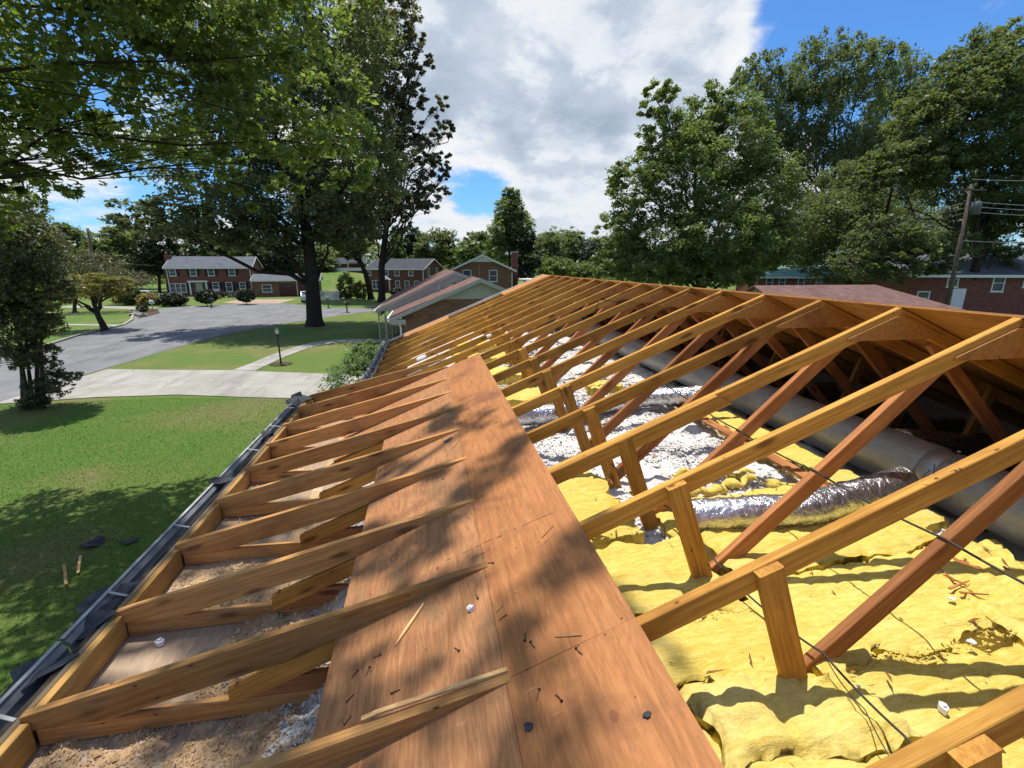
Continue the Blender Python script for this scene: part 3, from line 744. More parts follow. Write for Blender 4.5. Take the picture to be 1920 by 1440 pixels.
chunks('debris_crumbs', np.c_[x, y, np.maximum(bed_z(x, y), -1.941)+Z0+rng.uniform(-.001, .006, len(x))+pil], rng.gamma(1.8, .0017, len(x))+.0015, M['brown_crumb'], 'tan crumbs of old insulation strewn over the soffit panels')

def batt(label, x0, x1, y0, y1, zt, seed, skew=0., rough=1., lip=.022, tear=.030, thick=.2):
    w1, w2, w3 = Waves(seed, .7, 3), Waves(seed+100, 3, 12), Waves(seed+200, 10, 34)
    nx = max(16, int((x1-x0)/.022)); ny = max(14, int((y1-y0)/.022))
    u = np.linspace(0, 1, nx); v = np.linspace(0, 1, ny); U, Vv = np.meshgrid(u, v)
    X = x0+(x1-x0)*U; Y = y0+(y1-y0)*Vv + skew*(X-x0)
    ex = np.minimum(X-x0, x1-X); ey = np.minimum(Vv, 1-Vv)*(y1-y0)
    ed = np.minimum(ex, ey)
    Xo = X + tear*w2(Y, X)*np.exp(-ex/.05)*.7; Yo = Y + tear*(w1(X*1.4, Y)+.5*w2(X, Y))*np.exp(-ey/.06)
    rnd = np.where(ed < lip, 1-np.sqrt(np.clip(1-(1-ed/lip)**2, 0, 1)), 0)
    quilt = -.010*np.abs(np.sin(X*2*np.pi/.30+w1(X, Y)*.5))**12
    Z = zt - lip*rnd + rough*(.0055*w1(X, Y)+.0030*w2(X*.4, Y*1.6)+.0026*w3(X*.35, Y*1.7)) + quilt*rough
    top = np.stack([Xo, Yo, Z+Z0], -1).reshape(-1, 3)
    i = (np.arange(nx-1)[None]+nx*np.arange(ny-1)[:, None]).ravel(); Fq = np.c_[i, i+1, i+nx+1, i+nx]
    ring = np.r_[np.arange(nx), nx-1+nx*np.arange(1, ny), nx*(ny-1)+np.arange(nx-2, -1, -1), nx*np.arange(ny-2, 0, -1)]
    m = len(ring); lo = top[ring].copy(); cx = np.array([(x0+x1)/2, (y0+y1)/2])
    mid = lo.copy(); mid[:, 2] -= thick*.45; mid[:, :2] += (mid[:, :2]-cx)*.006+.010*np.c_[w3(lo[:, 0]*2, lo[:, 1]*2), w3(lo[:, 1]*2, lo[:, 0]*2)]
    lo[:, 2] -= thick
    N = len(top); a = np.arange(m); b = (a+1) % m
    F2 = np.r_[np.c_[ring[a], N+a, N+b, ring[b]], np.c_[N+a, N+m+a, N+m+b, N+b]]
    o = np_mesh('insulation_batt', np.r_[top, mid, lo], np.r_[Fq, F2[:, ::-1]*1], M['wool'], smooth=True)
    return tag(o, label, 'insulation batt', 'yellow insulation batts between the trusses')
batt('yellow insulation batt at the very bottom edge, beyond the cut post end', .05, 2.9, -.5, .64, -1.525, 11)
batt('wide yellow insulation batt in front of the folded batt end', .05, 3.02, .56, 1.26, -1.512, 12, .01)
batt('yellow insulation batt behind the nearest full post, against the plywood edge', .05, 1.50, 1.19, 1.64, -1.496, 13, .03)
batt('yellow insulation batt with a long frayed edge to the right of the nearest web', 1.38, 2.66, 1.255, 1.80, -1.474, 14, .02)
batt('yellow insulation batt beside the foot of the second post', .15, 1.34, 1.565, 2.15, -1.472, 15, .02)
batt('thick square ended yellow insulation batt in front of the silver flexible duct', 1.42, 2.72, 1.70, 2.12, -1.438, 16, .10, 1., .02, .012)
batt('yellow insulation batt behind the silver flexible duct', 1.36, 2.52, 2.16, 2.60, -1.495, 17, .03)
batt('yellow insulation batt by the third post, against the plywood edge', .25, 1.16, 2.22, 3.02, -1.475, 18, .02)
batt('yellow insulation batt between the catwalk board and the big duct, nearer one', 2.73, 3.03, 2.02, 2.74, -1.475, 19, .0, .6)
batt('yellow insulation batt between the catwalk board and the big duct, farther one', 2.73, 3.05, 2.80, 4.25, -1.475, 20, .0, .6)
batt('crumpled yellow insulation batt under the wire at the right edge', 2.34, 3.02, .95, 1.84, -1.475, 21, .0, 2.4, .03, .04)
batt('crumpled yellow insulation batt at the lower right corner', 2.55, 3.1, .2, 1.05, -1.495, 27, .0, 2.4, .03, .04)
batt('folded over yellow insulation batt end casting a shadow by the nearest post', .84, 1.50, .95, 1.25, -1.464, 22, .0, 2.2, .045, .025)
batt('short yellow batt strip on the white fill beyond the flexible ducts', .70, 1.35, 5.02, 5.50, -1.45, 23)
batt('yellow batt strip far down the attic between posts', .55, 1.5, 6.2, 6.65, -1.44, 24)
batt('yellow batt strip second from the far end of the attic', .4, 1.6, 7.40, 7.85, -1.44, 25)
batt('yellow batt strip closest to the far end of the attic', .4, 1.7, 8.65, 9.05, -1.44, 26)
batt('small yellow batt scrap lying on the white fill past the silver duct', 1.95, 2.35, 5.35, 5.65, -1.46, 28, .1, 1.5)
# frayed fibre tufts along the batt joints
tx, ty = [], []
for (xa, xb, yy) in ((.4, 1.5, 1.17), (1.4, 2.6, 1.24), (.6, 1.35, 1.57), (1.45, 2.7, 1.74), (1.4, 2.5, 2.17), (.5, 2.6, .60), (.3, 1.15, 2.24)):
    k = int(260*(xb-xa)); xx_ = rng.uniform(xa, xb, k); tx.append(xx_); ty.append(yy+.02*(xx_-xa)+.012*wb(xx_*2, xx_*0+yy)+rng.normal(0, .016, k))
tx, ty = np.concatenate(tx), np.concatenate(ty)
chunks('fibre_tufts', np.c_[tx, ty, Z0-1.497+rng.uniform(-.006, .012, len(tx))], rng.gamma(2, .0014, len(tx))+.001, M['wool'], 'frayed yellow fibre tufts along the batt joints', 'insulation', 2.2)
M['bits'] = chunk_mat('brown_bits', [(0, (.20, .08, .03)), (.6, (.34, .15, .05)), (1, (.14, .08, .05))])
x, y = scatter(420, .5, 2.9, .3, 2.9, lambda x, y: np.clip(.35+.25*(x-1)+.4*wa(x*2, y*2), .05, 1))
chunks('wood_bits', np.c_[x, y, Z0-1.478+rng.uniform(-.004, .012, len(x))], rng.gamma(2, .0016, len(x))+.0014, M['bits'], 'tiny brown wood bits and bark specks sprinkled over the yellow batts', 'debris', 4.5)
# thin torn strips lying on the white fill
def strip(label, pts, w, seed):
    ww = Waves(seed, 2, 12); v = []; f = []; n = 40
    cp = np.array(pts); t = np.linspace(0, len(cp)-1, n); X = np.interp(t, range(len(cp)), cp[:, 0]); Y = np.interp(t, range(len(cp)), cp[:, 1])
    ps = [(a, b+.02*float(ww(a*2, b*2)), float(bed_z(a, b))+.045+Z0+.012*float(ww(a, b))) for a, b in zip(X, Y)]
    r = [w*(.75+.22*float(ww(a*3, b*3+5)))*min(1, .4+4*min(i, n-1-i)/n) for i, (a, b) in enumerate(zip(X, Y))]
    vs, fs = tube(ps, r, 10); vs = [Vector((p.x+.008*math.sin(31*p.y), p.y, ps[i//10][2]+(p.z-ps[i//10][2])*.6)) for i, p in enumerate(vs)]
    tag(mesh_obj('insulation_strip', vs, fs, M['wool'], smooth=True), label, 'insulation strip', 'torn yellow insulation strips')
strip('torn yellow insulation strip curling across the white fill', [(1.45, 2.74), (1.9, 2.72), (2.3, 2.80), (2.55, 2.72)], .045, 31)
strip('short frayed yellow strip behind the curling one', [(1.75, 2.95), (2.1, 2.92), (2.42, 2.98)], .035, 32)
strip('small yellow tuft by the foot of the second web', [(1.30, 2.72), (1.42, 2.70)], .04, 33)
strip('yellow tuft beside the catwalk board', [(2.2, 2.36), (2.5, 2.42)], .045, 34)

# ducts
def duct(name, label, pts, r, m, crinkle, ring, cat='duct', seed=1, caps=True):
    cp = [Vector(p) for p in pts]; L = [0]
    for a, b in zip(cp, cp[1:]): L.append(L[-1]+(b-a).length)
    n = int(L[-1]/ring)+2; t = np.linspace(0, L[-1], n)
    from_pts = np.array([tuple(p) for p in cp])
    k = 7; q = np.stack([np.interp(t, L, from_pts[:, i]) for i in range(3)], -1)
    w = int(.18/ring) | 1; pad = np.pad(q, ((w, w), (0, 0)), 'edge'); ker = np.hanning(2*w+1); ker /= ker.sum()
    q = np.stack([np.convolve(pad[:, i], ker, 'valid') for i in range(3)], -1)
    sides = 28; ww = Waves(seed, 2, 10); wz = Waves(seed+9, 8, 40)
    vs, fs = tube(list(map(Vector, q)), r, sides); vs = np.array([tuple(v) for v in vs]).reshape(n, sides, 3)
    th = np.arange(sides)/sides; dirs = (vs-q[:, None])/r
    rr = r*(1+crinkle*(.45*ww(t[:, None]+0*th, 1.5*np.sin(2*np.pi*th)[None]+0*t[:, None])+.6*wz(t[:, None]+0*th, .6*np.cos(2*np.pi*th)[None]+.6*np.sin(2*np.pi*th)[None])) + crinkle*.5*(np.arange(n) % 2)[:, None])
    vs = q[:, None]+dirs*rr[..., None]
    zb = q[:, None, 2]-r*.80; vs[..., 2] = np.maximum(vs[..., 2], zb+.02*(vs[..., 2]-zb))
    fs += [tuple(range(sides))[::-1], tuple((n-1)*sides+i for i in range(sides))]
    o = mesh_obj(name, vs.reshape(-1, 3), fs, m, smooth=True)
    return tag(o, label, cat)
duct('flexible_duct', 'crinkled silver flexible duct lying on the yellow batts', [P(1.36, 2.205, -1.40), P(1.7, 2.165, -1.385), P(2.1, 2.13, -1.385), P(2.45, 2.20, -1.375), P(2.78, 2.25, -1.36), P(3.0, 2.32, -1.36)], .094, M['foil'], .05, .012, seed=3)
duct('flexible_duct', 'crinkled silver flexible duct crossing the white loose fill farther back', [P(.1, 4.42, -1.49), P(.8, 4.30, -1.45), P(1.35, 4.36, -1.45), P(1.8, 4.55, -1.44), P(2.3, 4.62, -1.42), P(2.75, 4.5, -1.38), P(3.1, 4.4, -1.34)], .098, M['foil'], .06, .014, seed=4)
duct('main_duct', 'fat dull silver duct running along under the ridge, long far section', [P(3.33, 2.37, -1.37), P(3.34, 4, -1.37), P(3.36, 6.5, -1.37), P(3.38, 10.8, -1.37)], .185, M['duct'], .012, .06, seed=5)
duct('main_duct', 'fat dull silver duct section at the right edge, nearer the camera', [P(3.30, -1.0, -1.39), P(3.29, 1.2, -1.38), P(3.31, 2.29, -1.37)], .185, M['duct'], .014, .06, seed=6)
for yb in (-.3, .9, 3.3, 4.6, 5.9, 7.2, 8.5, 9.8):
    par = bpy.data.objects['main_duct' if yb > 2.4 else 'main_duct.001']; xc_ = float(np.interp(yb, [-1, 1.2, 2.29, 2.37, 4, 6.5, 10.8], [3.30, 3.29, 3.31, 3.33, 3.34, 3.36, 3.38])); zc_ = -1.385 if yb < 2.3 else -1.37
    MB().tube([P(xc_, yb, zc_), P(xc_, yb+.06, zc_)], [.1885, .1885], 28, False).build('tape_band', M['metal'], par, smooth=True)
dc = MB().tube([P(3.315, 2.24, -1.37), P(3.325, 2.43, -1.37)], [.176, .176], 20); tag(dc.build('duct_collar', M['metal'], smooth=True), 'narrow metal collar joining the two fat ducts', 'duct collar')
duct('branch_duct', 'dark flexible duct in the shade beyond the fat duct', [P(3.6, 2.9, -1.35), P(4.2, 3.0, -1.45), P(5.0, 3.1, -1.6)], .10, M['foil'], .03, .03, seed=8)
bd = beam('catwalk_board', P(2.66, 1.55, -1.50), P(2.66, 4.9, -1.50), .10, .019, M['web']); tag(bd, 'narrow reddish board laid along the attic beside the fat duct', 'board')
# wires
def wire(label, pts, r):
    o = MB().tube(pts, r, 6).build('wire', M['wire'], smooth=True); tag(o, label, 'wire')
def sagpts(pts, n=10, sag=.015):
    out = []
    for a, b in zip(pts, pts[1:]):
        for i in range(n): t = i/n; p = a.lerp(b, t); p.z -= sag*4*t*(1-t); out.append(p)
    return out+[pts[-1]]
wire('black cable stretched from web to web above the batts', sagpts([P(1.91, -.2, -.985), P(1.885, .6, -.99), P(1.875, 1.26, -1.0), P(1.87, 1.87, -1.0), P(1.87, 2.48, -1.0), P(1.93, 3.09, -1.0), P(2.0, 3.7, -1.0)]), .0045)
wire('black cable running past the feet of the posts and webs', sagpts([P(1.36, .2, -1.46), P(1.375, .9, -1.395), P(1.39, 1.22, -1.40), P(1.36, 1.5, -1.43), P(1.335, 1.83, -1.41), P(1.37, 2.14, -1.37), P(1.30, 2.46, -1.38), P(1.27, 3.07, -1.42)], 8, .01), .0042)
wire('thin second strand beside the black cable', sagpts([P(1.30, .75, -1.47), P(1.34, 1.0, -1.40), P(1.40, 1.235, -1.405)], 8, .02), .002)
wire('pale thin wire looping up from the trusses near the ridge', [P(2.05, 5.6, -.62), P(2.06, 5.62, -.50), P(2.10, 5.65, -.44), P(2.18, 5.7, -.43), P(2.35, 5.8, -.46), P(2.6, 5.9, -.45)], .006)

# small loose things: placed at surveyed points of the roof plane, panels and batts
def on_roof(px, py, lift=.016):
    r = ray(px, py); t = (ZR-SL*XR+lift)/(r.z-SL*r.x); return Vector((0, 0, Z0))+r*t
def lay(o, p, rz, slope=True):
    Mw = Matrix.Translation(p) @ (Matrix.Rotation(-TH, 4, 'Y') if slope else Matrix.Identity(4)) @ Matrix.Rotation(rz, 4, 'Z')
    o.matrix_basis = Mw; WM[o.name] = Mw; return o
nail = MB().tube([(0, 0, .002), (.016, .001, .0025), (.032, -.001, .004)], [.0017, .0017, .0016], 5).tube([(.032, -.001, .004), (.0335, -.001, .0041)], [.0055, .0055], 8).build('nail', M['darkmetal'])
nails = [(660, 1272, 'dark nail lying loose on the plywood, left one of a close pair'), (687, 1267, 'dark nail lying loose on the plywood, right one of a close pair'), (664, 1302, 'dark nail on the plywood just below the close pair of nails'),
    (750, 1293, 'dark nail lying alone on the plywood below the small felt speck'), (659, 1342, 'dark nail closest to the plywood left edge, above the nearest tail'), (1042, 1303, 'dark nail on the plywood, upper one of two by the knot'), (1007, 1313, 'dark nail on the plywood, lower one of two by the knot'),
    (1092, 1228, 'dark nail lying just below the long plywood joint'), (1004, 1216, 'pale headed nail lying on the long plywood joint'), (936, 1164, 'rusty nail on the plywood just right of the white foam cube'), (915, 1056, 'dark nail beside the tip of the second tail rafter'),
    (892, 1115, 'dark nail on the plywood just above the white foam cube'), (985, 1188, 'dark nail left of the long plywood joint'), (700, 1235, 'thin dark nail on the plywood below the long pale splinter'), (852, 1215, 'dark nail right of the long pale splinter'), (930, 790, 'dark nail on the sunny plywood near the right edge, far up')]
for i, (px, py, lb) in enumerate(nails):
    o = nail if i == 0 else nail.copy()
    if i: C.objects.link(o)
    lay(o, on_roof(px, py, .0145), random.uniform(0, 6.3)); tag(o, lb, 'nail', 'loose nails on the plywood')
def scrap(name, label, cat, p, rz, outline, th, m, slope=True, group=None):
    o = MB().prism(outline, 0, th, 'z').build(name, m); lay(o, p, rz, slope); return tag(o, label, cat, group)
blob = lambda r, n, s: [(r*(1+.3*math.sin(3*a+s)+.18*math.sin(5*a+2*s))*math.cos(a), r*(1+.22*math.cos(2*a+s))*math.sin(a)) for a in [2*math.pi*i/n for i in range(n)]]
d0 = on_roof(740, 1213); d1 = on_roof(796, 1133); a = math.atan2(d1.y-d0.y, (d1.x-d0.x)/math.cos(TH))
L = math.hypot((d1.x-d0.x)/math.cos(TH), d1.y-d0.y)
scrap('wood_splinter', 'long pale wood splinter lying alone on the plywood', 'splinter', d0, a, [(0, -.006), (L*.35, -.008), (L*.62, -.006), (L, -.002), (L, .006), (L*.55, .008), (L*.2, .006)], .007, M['splinter'])
for i, (px, py, L, w, r, lb) in enumerate([(803, 852, .06, .010, .3, 'stubby pale wood chip near the felt scrap'), (832, 845, .10, .006, .9, 'thin pale wood sliver near the felt scrap, middle one of three'), (848, 842, .12, .010, 1.0, 'broad pale wood sliver near the felt scrap, pointed at one end'),
        (930, 1148, .04, .004, .5, 'tiny brown wood sliver near the white foam cube'), (1015, 1010, .09, .003, .6, 'thin brown sliver by the long dark crack in the plywood'), (1040, 1195, .10, .003, -.45, 'thin brown sliver bent across the sheet joint')]):
    scrap('wood_sliver', lb, 'splinter', on_roof(px, py), r, [(0, 0), (L*.3, -w/2), (L, -w*.2), (L*.9, w/2), (L*.2, w*.5)], .004, M['splinter'])
scrap('felt_scrap', 'dark roofing scrap on the sunny plywood near pale slivers', 'felt scrap', on_roof(840, 826), .6, blob(.035, 9, 1.), .004, M['blacktar'])
scrap('felt_scrap', 'small round dark roofing scrap near the plywood knot', 'felt scrap', on_roof(991, 1363), .2, blob(.013, 9, 2.), .004, M['blacktar'])
scrap('felt_scrap', 'tiny dark roofing scrap on the plywood close to the batts', 'felt scrap', on_roof(1214, 1342), .2, blob(.010, 9, .4), .006, M['blacktar'])
scrap('felt_scrap', 'dark roofing scrap lying among the tan crumbs between the tails', 'felt scrap', at_z(628, 872, Z0-1.93), .2, blob(.05, 9, 3), .006, M['blacktar'], False)
def foam(p, label, s, slope=True):
    mb = MB().prism(blob(s, 7, random.random()*6), 0, s*1.3, 'z').prism(blob(s*.55, 6, 1), s*1.3, s*1.75, 'z')
    o = mb.build('foam_chunk', M['foam']); lay(o, p, random.random()*6, slope); tag(o, label, 'foam chunk')
foam(on_roof(884, 1143), 'white foam cube lying on the brown plywood', .0125)
foam(at_z(300, 1209, Z0-1.94), 'white foam chunk on the bare soffit panel', .020, False)
foam(at_z(1768, 1333, Z0-1.50), 'white foam chunk on the yellow batt by the nearest rafter', .016, False)
foam(at_z(1870, 1390, Z0-1.50), 'white foam crumb at the lower right corner', .013, False)
foam(at_z(1520, 978, Z0-1.52), 'white crumb beside the catwalk board end', .012, False)
for (px, py, s, lb) in [(1785, 1123, .014, 'flat white flake near the broken brown splinters'), (1822, 1204, .016, 'flat white flake at the end of the frayed batt edge'), (1610, 1288, .006, 'flat white flake by the black cable')]:
    scrap('paper_flake', lb, 'flake', at_z(px, py, Z0-1.465), 0, blob(s, 9, px), .004, M['foam'], False)
for (n, xx, s, lb) in [(10, -.15, .09, 'white paper scrap caught between the far trusses, upper one'), (8, -.40, .06, 'white paper scrap caught between the far trusses, middle one'), (6, -.1, .08, 'white paper scrap caught between the far trusses, lowest one'), (9, .9, .04, 'white scrap near the far posts')]:
    p = P(xx, Y0+n*SP-.2, zp(xx)-.03); scrap('paper_scrap', lb, 'paper scrap', p, .4, blob(s, 8, n), .03, M['foam'])
# splinters sticking out of the batt by the right hand web
for px, py, ang, L, lb in [(1790, 1090, 1.3, .10, 'short broken splinter in the batt by the web, pointing away, left one'), (1812, 1098, 1.9, .09, 'short broken splinter in the batt by the web, pointing away, right one'), (1780, 1105, .2, .16, 'longest broken splinter lying flat in the batt by the web'), (1800, 1112, -.3, .12, 'broken splinter lying across the end of the longest one in the batt')]:
    p = at_z(px, py, Z0-1.46)
    scrap('brown_splinter', lb, 'splinter', p, ang, [(0, -.005), (L, 0), (0, .007)], .006, M['web'], False, 'broken splinters in the batt')
# nails standing up on the rafters
for i, (px, py, lb) in enumerate([(1732, 893, 'bent nail standing on the nearest full rafter, lowest of the row'), (1752, 886, 'bent nail standing on the nearest full rafter, second lowest of the row'), (1783, 868, 'bent nail standing on the nearest full rafter, left of the close upper pair'), (1796, 860, 'bent nail standing on the nearest full rafter, right of the close upper pair')]):
    o = nail.copy(); C.objects.link(o); p = at_y(px, py, Y0-SP-.002)
    o.matrix_basis = Matrix.Translation(p) @ Matrix.Rotation(random.uniform(-.5, .5), 4, 'X') @ Matrix.Rotation(-1.45+random.uniform(-.4, .4), 4, 'Y') @ Matrix.Translation((-.005, 0, 0))
    tag(o, lb, 'nail', 'nails left in the rafters')
# torn felt hanging over the gutter and felt on the lawn
def felt(label, p, rz, r, s, tilt=(0, 0), n=16):
    w = Waves(int(s*10)+50, 2, 7); out = blob(r, n, s); vs = []; fs = []
    for k, sc in enumerate((0, .5, 1)):
        for (x, y) in (out if k else [(0, 0)]): vs.append((x*sc, y*sc, .02*float(w(x*sc, y*sc))+tilt[0]*x*sc+tilt[1]*y*sc))
    for i in range(n): j = (i+1) % n; fs += [(0, 1+i, 1+j), (1+i, 1+n+i, 1+n+j, 1+j)]
    o = mesh_obj('roofing_felt', vs, fs, M['blacktar']); so_ = o.modifiers.new('t', 'SOLIDIFY'); so_.thickness = .004
    o.matrix_basis = Matrix.Translation(p) @ Matrix.Rotation(rz, 4, 'Z'); WM[o.name] = o.matrix_basis
    tag(o, label, 'roofing felt')
felt('torn black felt hanging off the gutter, lower piece', P(-1.86, 2.12, -1.83), .3, .12, 1.2, (.2, 0))
felt('torn black felt hanging off the gutter, upper piece', P(-1.87, 2.62, -1.83), .9, .14, 2.3, (.25, 0))
felt('torn black felt in the gutter between the two hanging pieces', P(-1.80, 2.40, -1.81), .0, .09, .5, (.3, .1))
felt('crumpled black felt at the far corner of the overlay gutter', P(-1.80, 6.55, -1.76), .4, .16, 3.2, (.2, .2))
felt('black felt flap lying in the gutter halfway along', P(-1.80, 4.1, -1.80), .1, .09, 4.0, (.1, .0))
felt('black felt flap in the gutter near the middle tails', P(-1.80, 5.2, -1.80), .1, .10, 5.0, (.1, .0))
felt('curled black felt lying on the shaded lawn', at_z(172, 1018, .05), 1.5, .17, 2.7)
felt('flat grey felt piece on the lawn beside the curled one', at_z(240, 1014, .04), .7, .13, 1.5)
for (a, b, lb) in (((120, 1058), (124, 1096), 'pale wood lath on the shaded lawn, the nearer of two'), ((151, 1042), (146, 1074), 'pale wood lath on the shaded lawn, closer to the felt'), ((20, 1290), (44, 1276), 'pale wood offcut on the lawn below the gutter')):
    p0, p1 = at_z(*a, .06), at_z(*b, .06); o = beam('wood_lath', p0, p1, .045, .012, M['splinter']); tag(o, lb, 'lath')

# faded ink stamp and dashes on the plywood (part of the sheet it is printed on)
def ink(a, b, w):
    p0, p1 = on_roof(*a, lift=.0148), on_roof(*b, lift=.0148); L = (p1-p0).length
    o = MB().prism([(0, -w*.3), (L*.3, -w), (L, -w*.4), (L*.95, w*.5), (L*.4, w), (0, w*.4)], 0, .0006, 'z').build('ink_mark', M['ink'], house)
    a_ = math.atan2(p1.y-p0.y, (p1.x-p0.x)/math.cos(TH)); Mw = Matrix.Translation(p0) @ Matrix.Rotation(-TH, 4, 'Y') @ Matrix.Rotation(a_, 4, 'Z')
    o.matrix_basis = WM[house.name].inverted() @ Mw
for a, b, w in (((978, 987), (1010, 972), .0016), ((1008, 973), (1042, 959), .0022), ((931, 1009), (941, 1004), .003), ((904, 1019), (923, 1011), .002), ((892, 1026), (902, 1021), .0024), ((866, 1038), (882, 1031), .0020), ((836, 1051), (848, 1046), .0018), ((963, 994), (968, 991), .0025), ((1012, 1026), (1041, 1001), .0007), ((850, 760), (872, 752), .001)):
    ink(a, b, w)
fc = bpy.data.curves.new('stamp_lettering', 'FONT'); fc.body = 'WoX'; fc.size = .030; fc.extrude = .0003; fc.align_x = 'CENTER'; fc.align_y = 'CENTER'
fc.materials.append(M['ink_faint']); fo = bpy.data.objects.new('stamp_lettering', fc)
p = on_roof(897, 1041, lift=.0150)
dg = bpy.context.evaluated_depsgraph_get(); C.objects.link(fo); me = bpy.data.meshes.new_from_object(fo.evaluated_get(dg)); bpy.data.objects.remove(fo)
fo = bpy.data.objects.new('stamp_lettering', me); me.materials.clear(); me.materials.append(M['ink_faint'])
link(fo, house, Matrix.Translation(p) @ Matrix.Rotation(-TH, 4, 'Y') @ Matrix.Rotation(math.pi-.06, 4, 'Z'))

# ------------------------------------------------------------------ neighbouring houses
def slab(mb, a, b, c, d, t):
    """roof slab over corners a b c d (counter-clockwise from above), thickness t"""
    a, b, c, d = map(Vector, (a, b, c, d)); n = (b-a).cross(d-a).normalized()*t
    vs = [a, b, c, d, a+n, b+n, c+n, d+n]
    return mb.add(vs, [(3, 2, 1, 0), (4, 5, 6, 7), (0, 1, 5, 4), (1, 2, 6, 5), (2, 3, 7, 6), (3, 0, 4, 7)])
def roof_slab(name, a, b, c, d, t, m, parent, base):
    """slab object whose local XY lies in the slope, so shingle courses run level"""
    a, b, c, d = (base @ Vector(p) for p in (a, b, c, d))
    X = (b-a).normalized(); N = X.cross(d-a).normalized(); Y = N.cross(X)
    Mw = Matrix(((X.x, Y.x, N.x, a.x), (X.y, Y.y, N.y, a.y), (X.z, Y.z, N.z, a.z), (0, 0, 0, 1))); I = Mw.inverted()
    return slab(MB(), *(I @ p for p in (a, b, c, d)), t).build(name, m, parent, Mw)
class House:
    def __init__(s, label, x, y, rz, cat='house', z=0, name='brick_house'):
        s.o = tag(empty(name, (x, y, z), rz), label, cat); s.base = WM[s.o.name]
    def part(s, name, mb, m, parent=None): return mb.build(name, m, parent or s.o, s.base)
    def face(s, f, w, d):
        """matrix of a wall face: local x along the wall, y outwards, z up"""
        return s.base @ {'f': Matrix.Rotation(math.pi, 4, 'Z') @ Matrix.Scale(1, 4), 'r': Matrix.Translation((w, 0, 0)) @ Matrix.Rotation(-math.pi/2, 4, 'Z'), 'l': Matrix.Rotation(math.pi/2, 4, 'Z')}[f]
    def window(s, f, u, z, w, h, W=0, shutters=False, cols=1, m='white'):
        B = s.base @ {'f': Matrix.Translation((u, 0, z)), 'r': Matrix.Translation((W, u, z)) @ Matrix.Rotation(math.pi/2, 4, 'Z'), 'l': Matrix.Translation((0, u, z)) @ Matrix.Rotation(-math.pi/2, 4, 'Z')}[f]
        fr = MB(); t = .09
        fr.box((-w/2-t, -.06, -h/2-t), (w/2+t, .02, -h/2)); fr.box((-w/2-t, -.06, h/2), (w/2+t, .02, h/2+t))
        fr.box((-w/2-t, -.06, -h/2), (-w/2, .02, h/2)); fr.box((w/2, -.06, -h/2), (w/2+t, .02, h/2))
        fr.box((-w/2, -.045, -.025), (w/2, .0, .025))
        fr.box((-w/2-t-.05, -.10, -h/2-t-.05), (w/2+t+.05, .0, -h/2-t))
        for c in range(1, cols): fr.box((-w/2+w*c/cols-.05, -.06, -h/2), (-w/2+w*c/cols+.05, .02, h/2))
        o = fr.build('window', M[m], s.o, B)
        MB().box((-w/2, -.022, -h/2), (w/2, -.012, h/2)).build('pane', M['glass'], o, B)
        mu = MB(); k = 3*cols
        for i in range(1, k):
            if i % 3 or cols == 1: mu.box((-w/2+w*i/k-.007, -.030, -h/2), (-w/2+w*i/k+.007, -.023, h/2))
        for zz_ in (-h/4, h/4): mu.box((-w/2, -.0305, zz_-.007), (w/2, -.0235, zz_+.007))
        mu.build('muntin', M['grey'], o, B)
        if shutters:
            for sg in (-1, 1):
                x0 = sg*(w/2+t+.03); x1 = sg*(w/2+t+.48); MB().box((min(x0, x1), -.04, -h/2-.05), (max(x0, x1), -.005, h/2+.05)).build('shutter', M['shutter'], s.o, B)
        return o
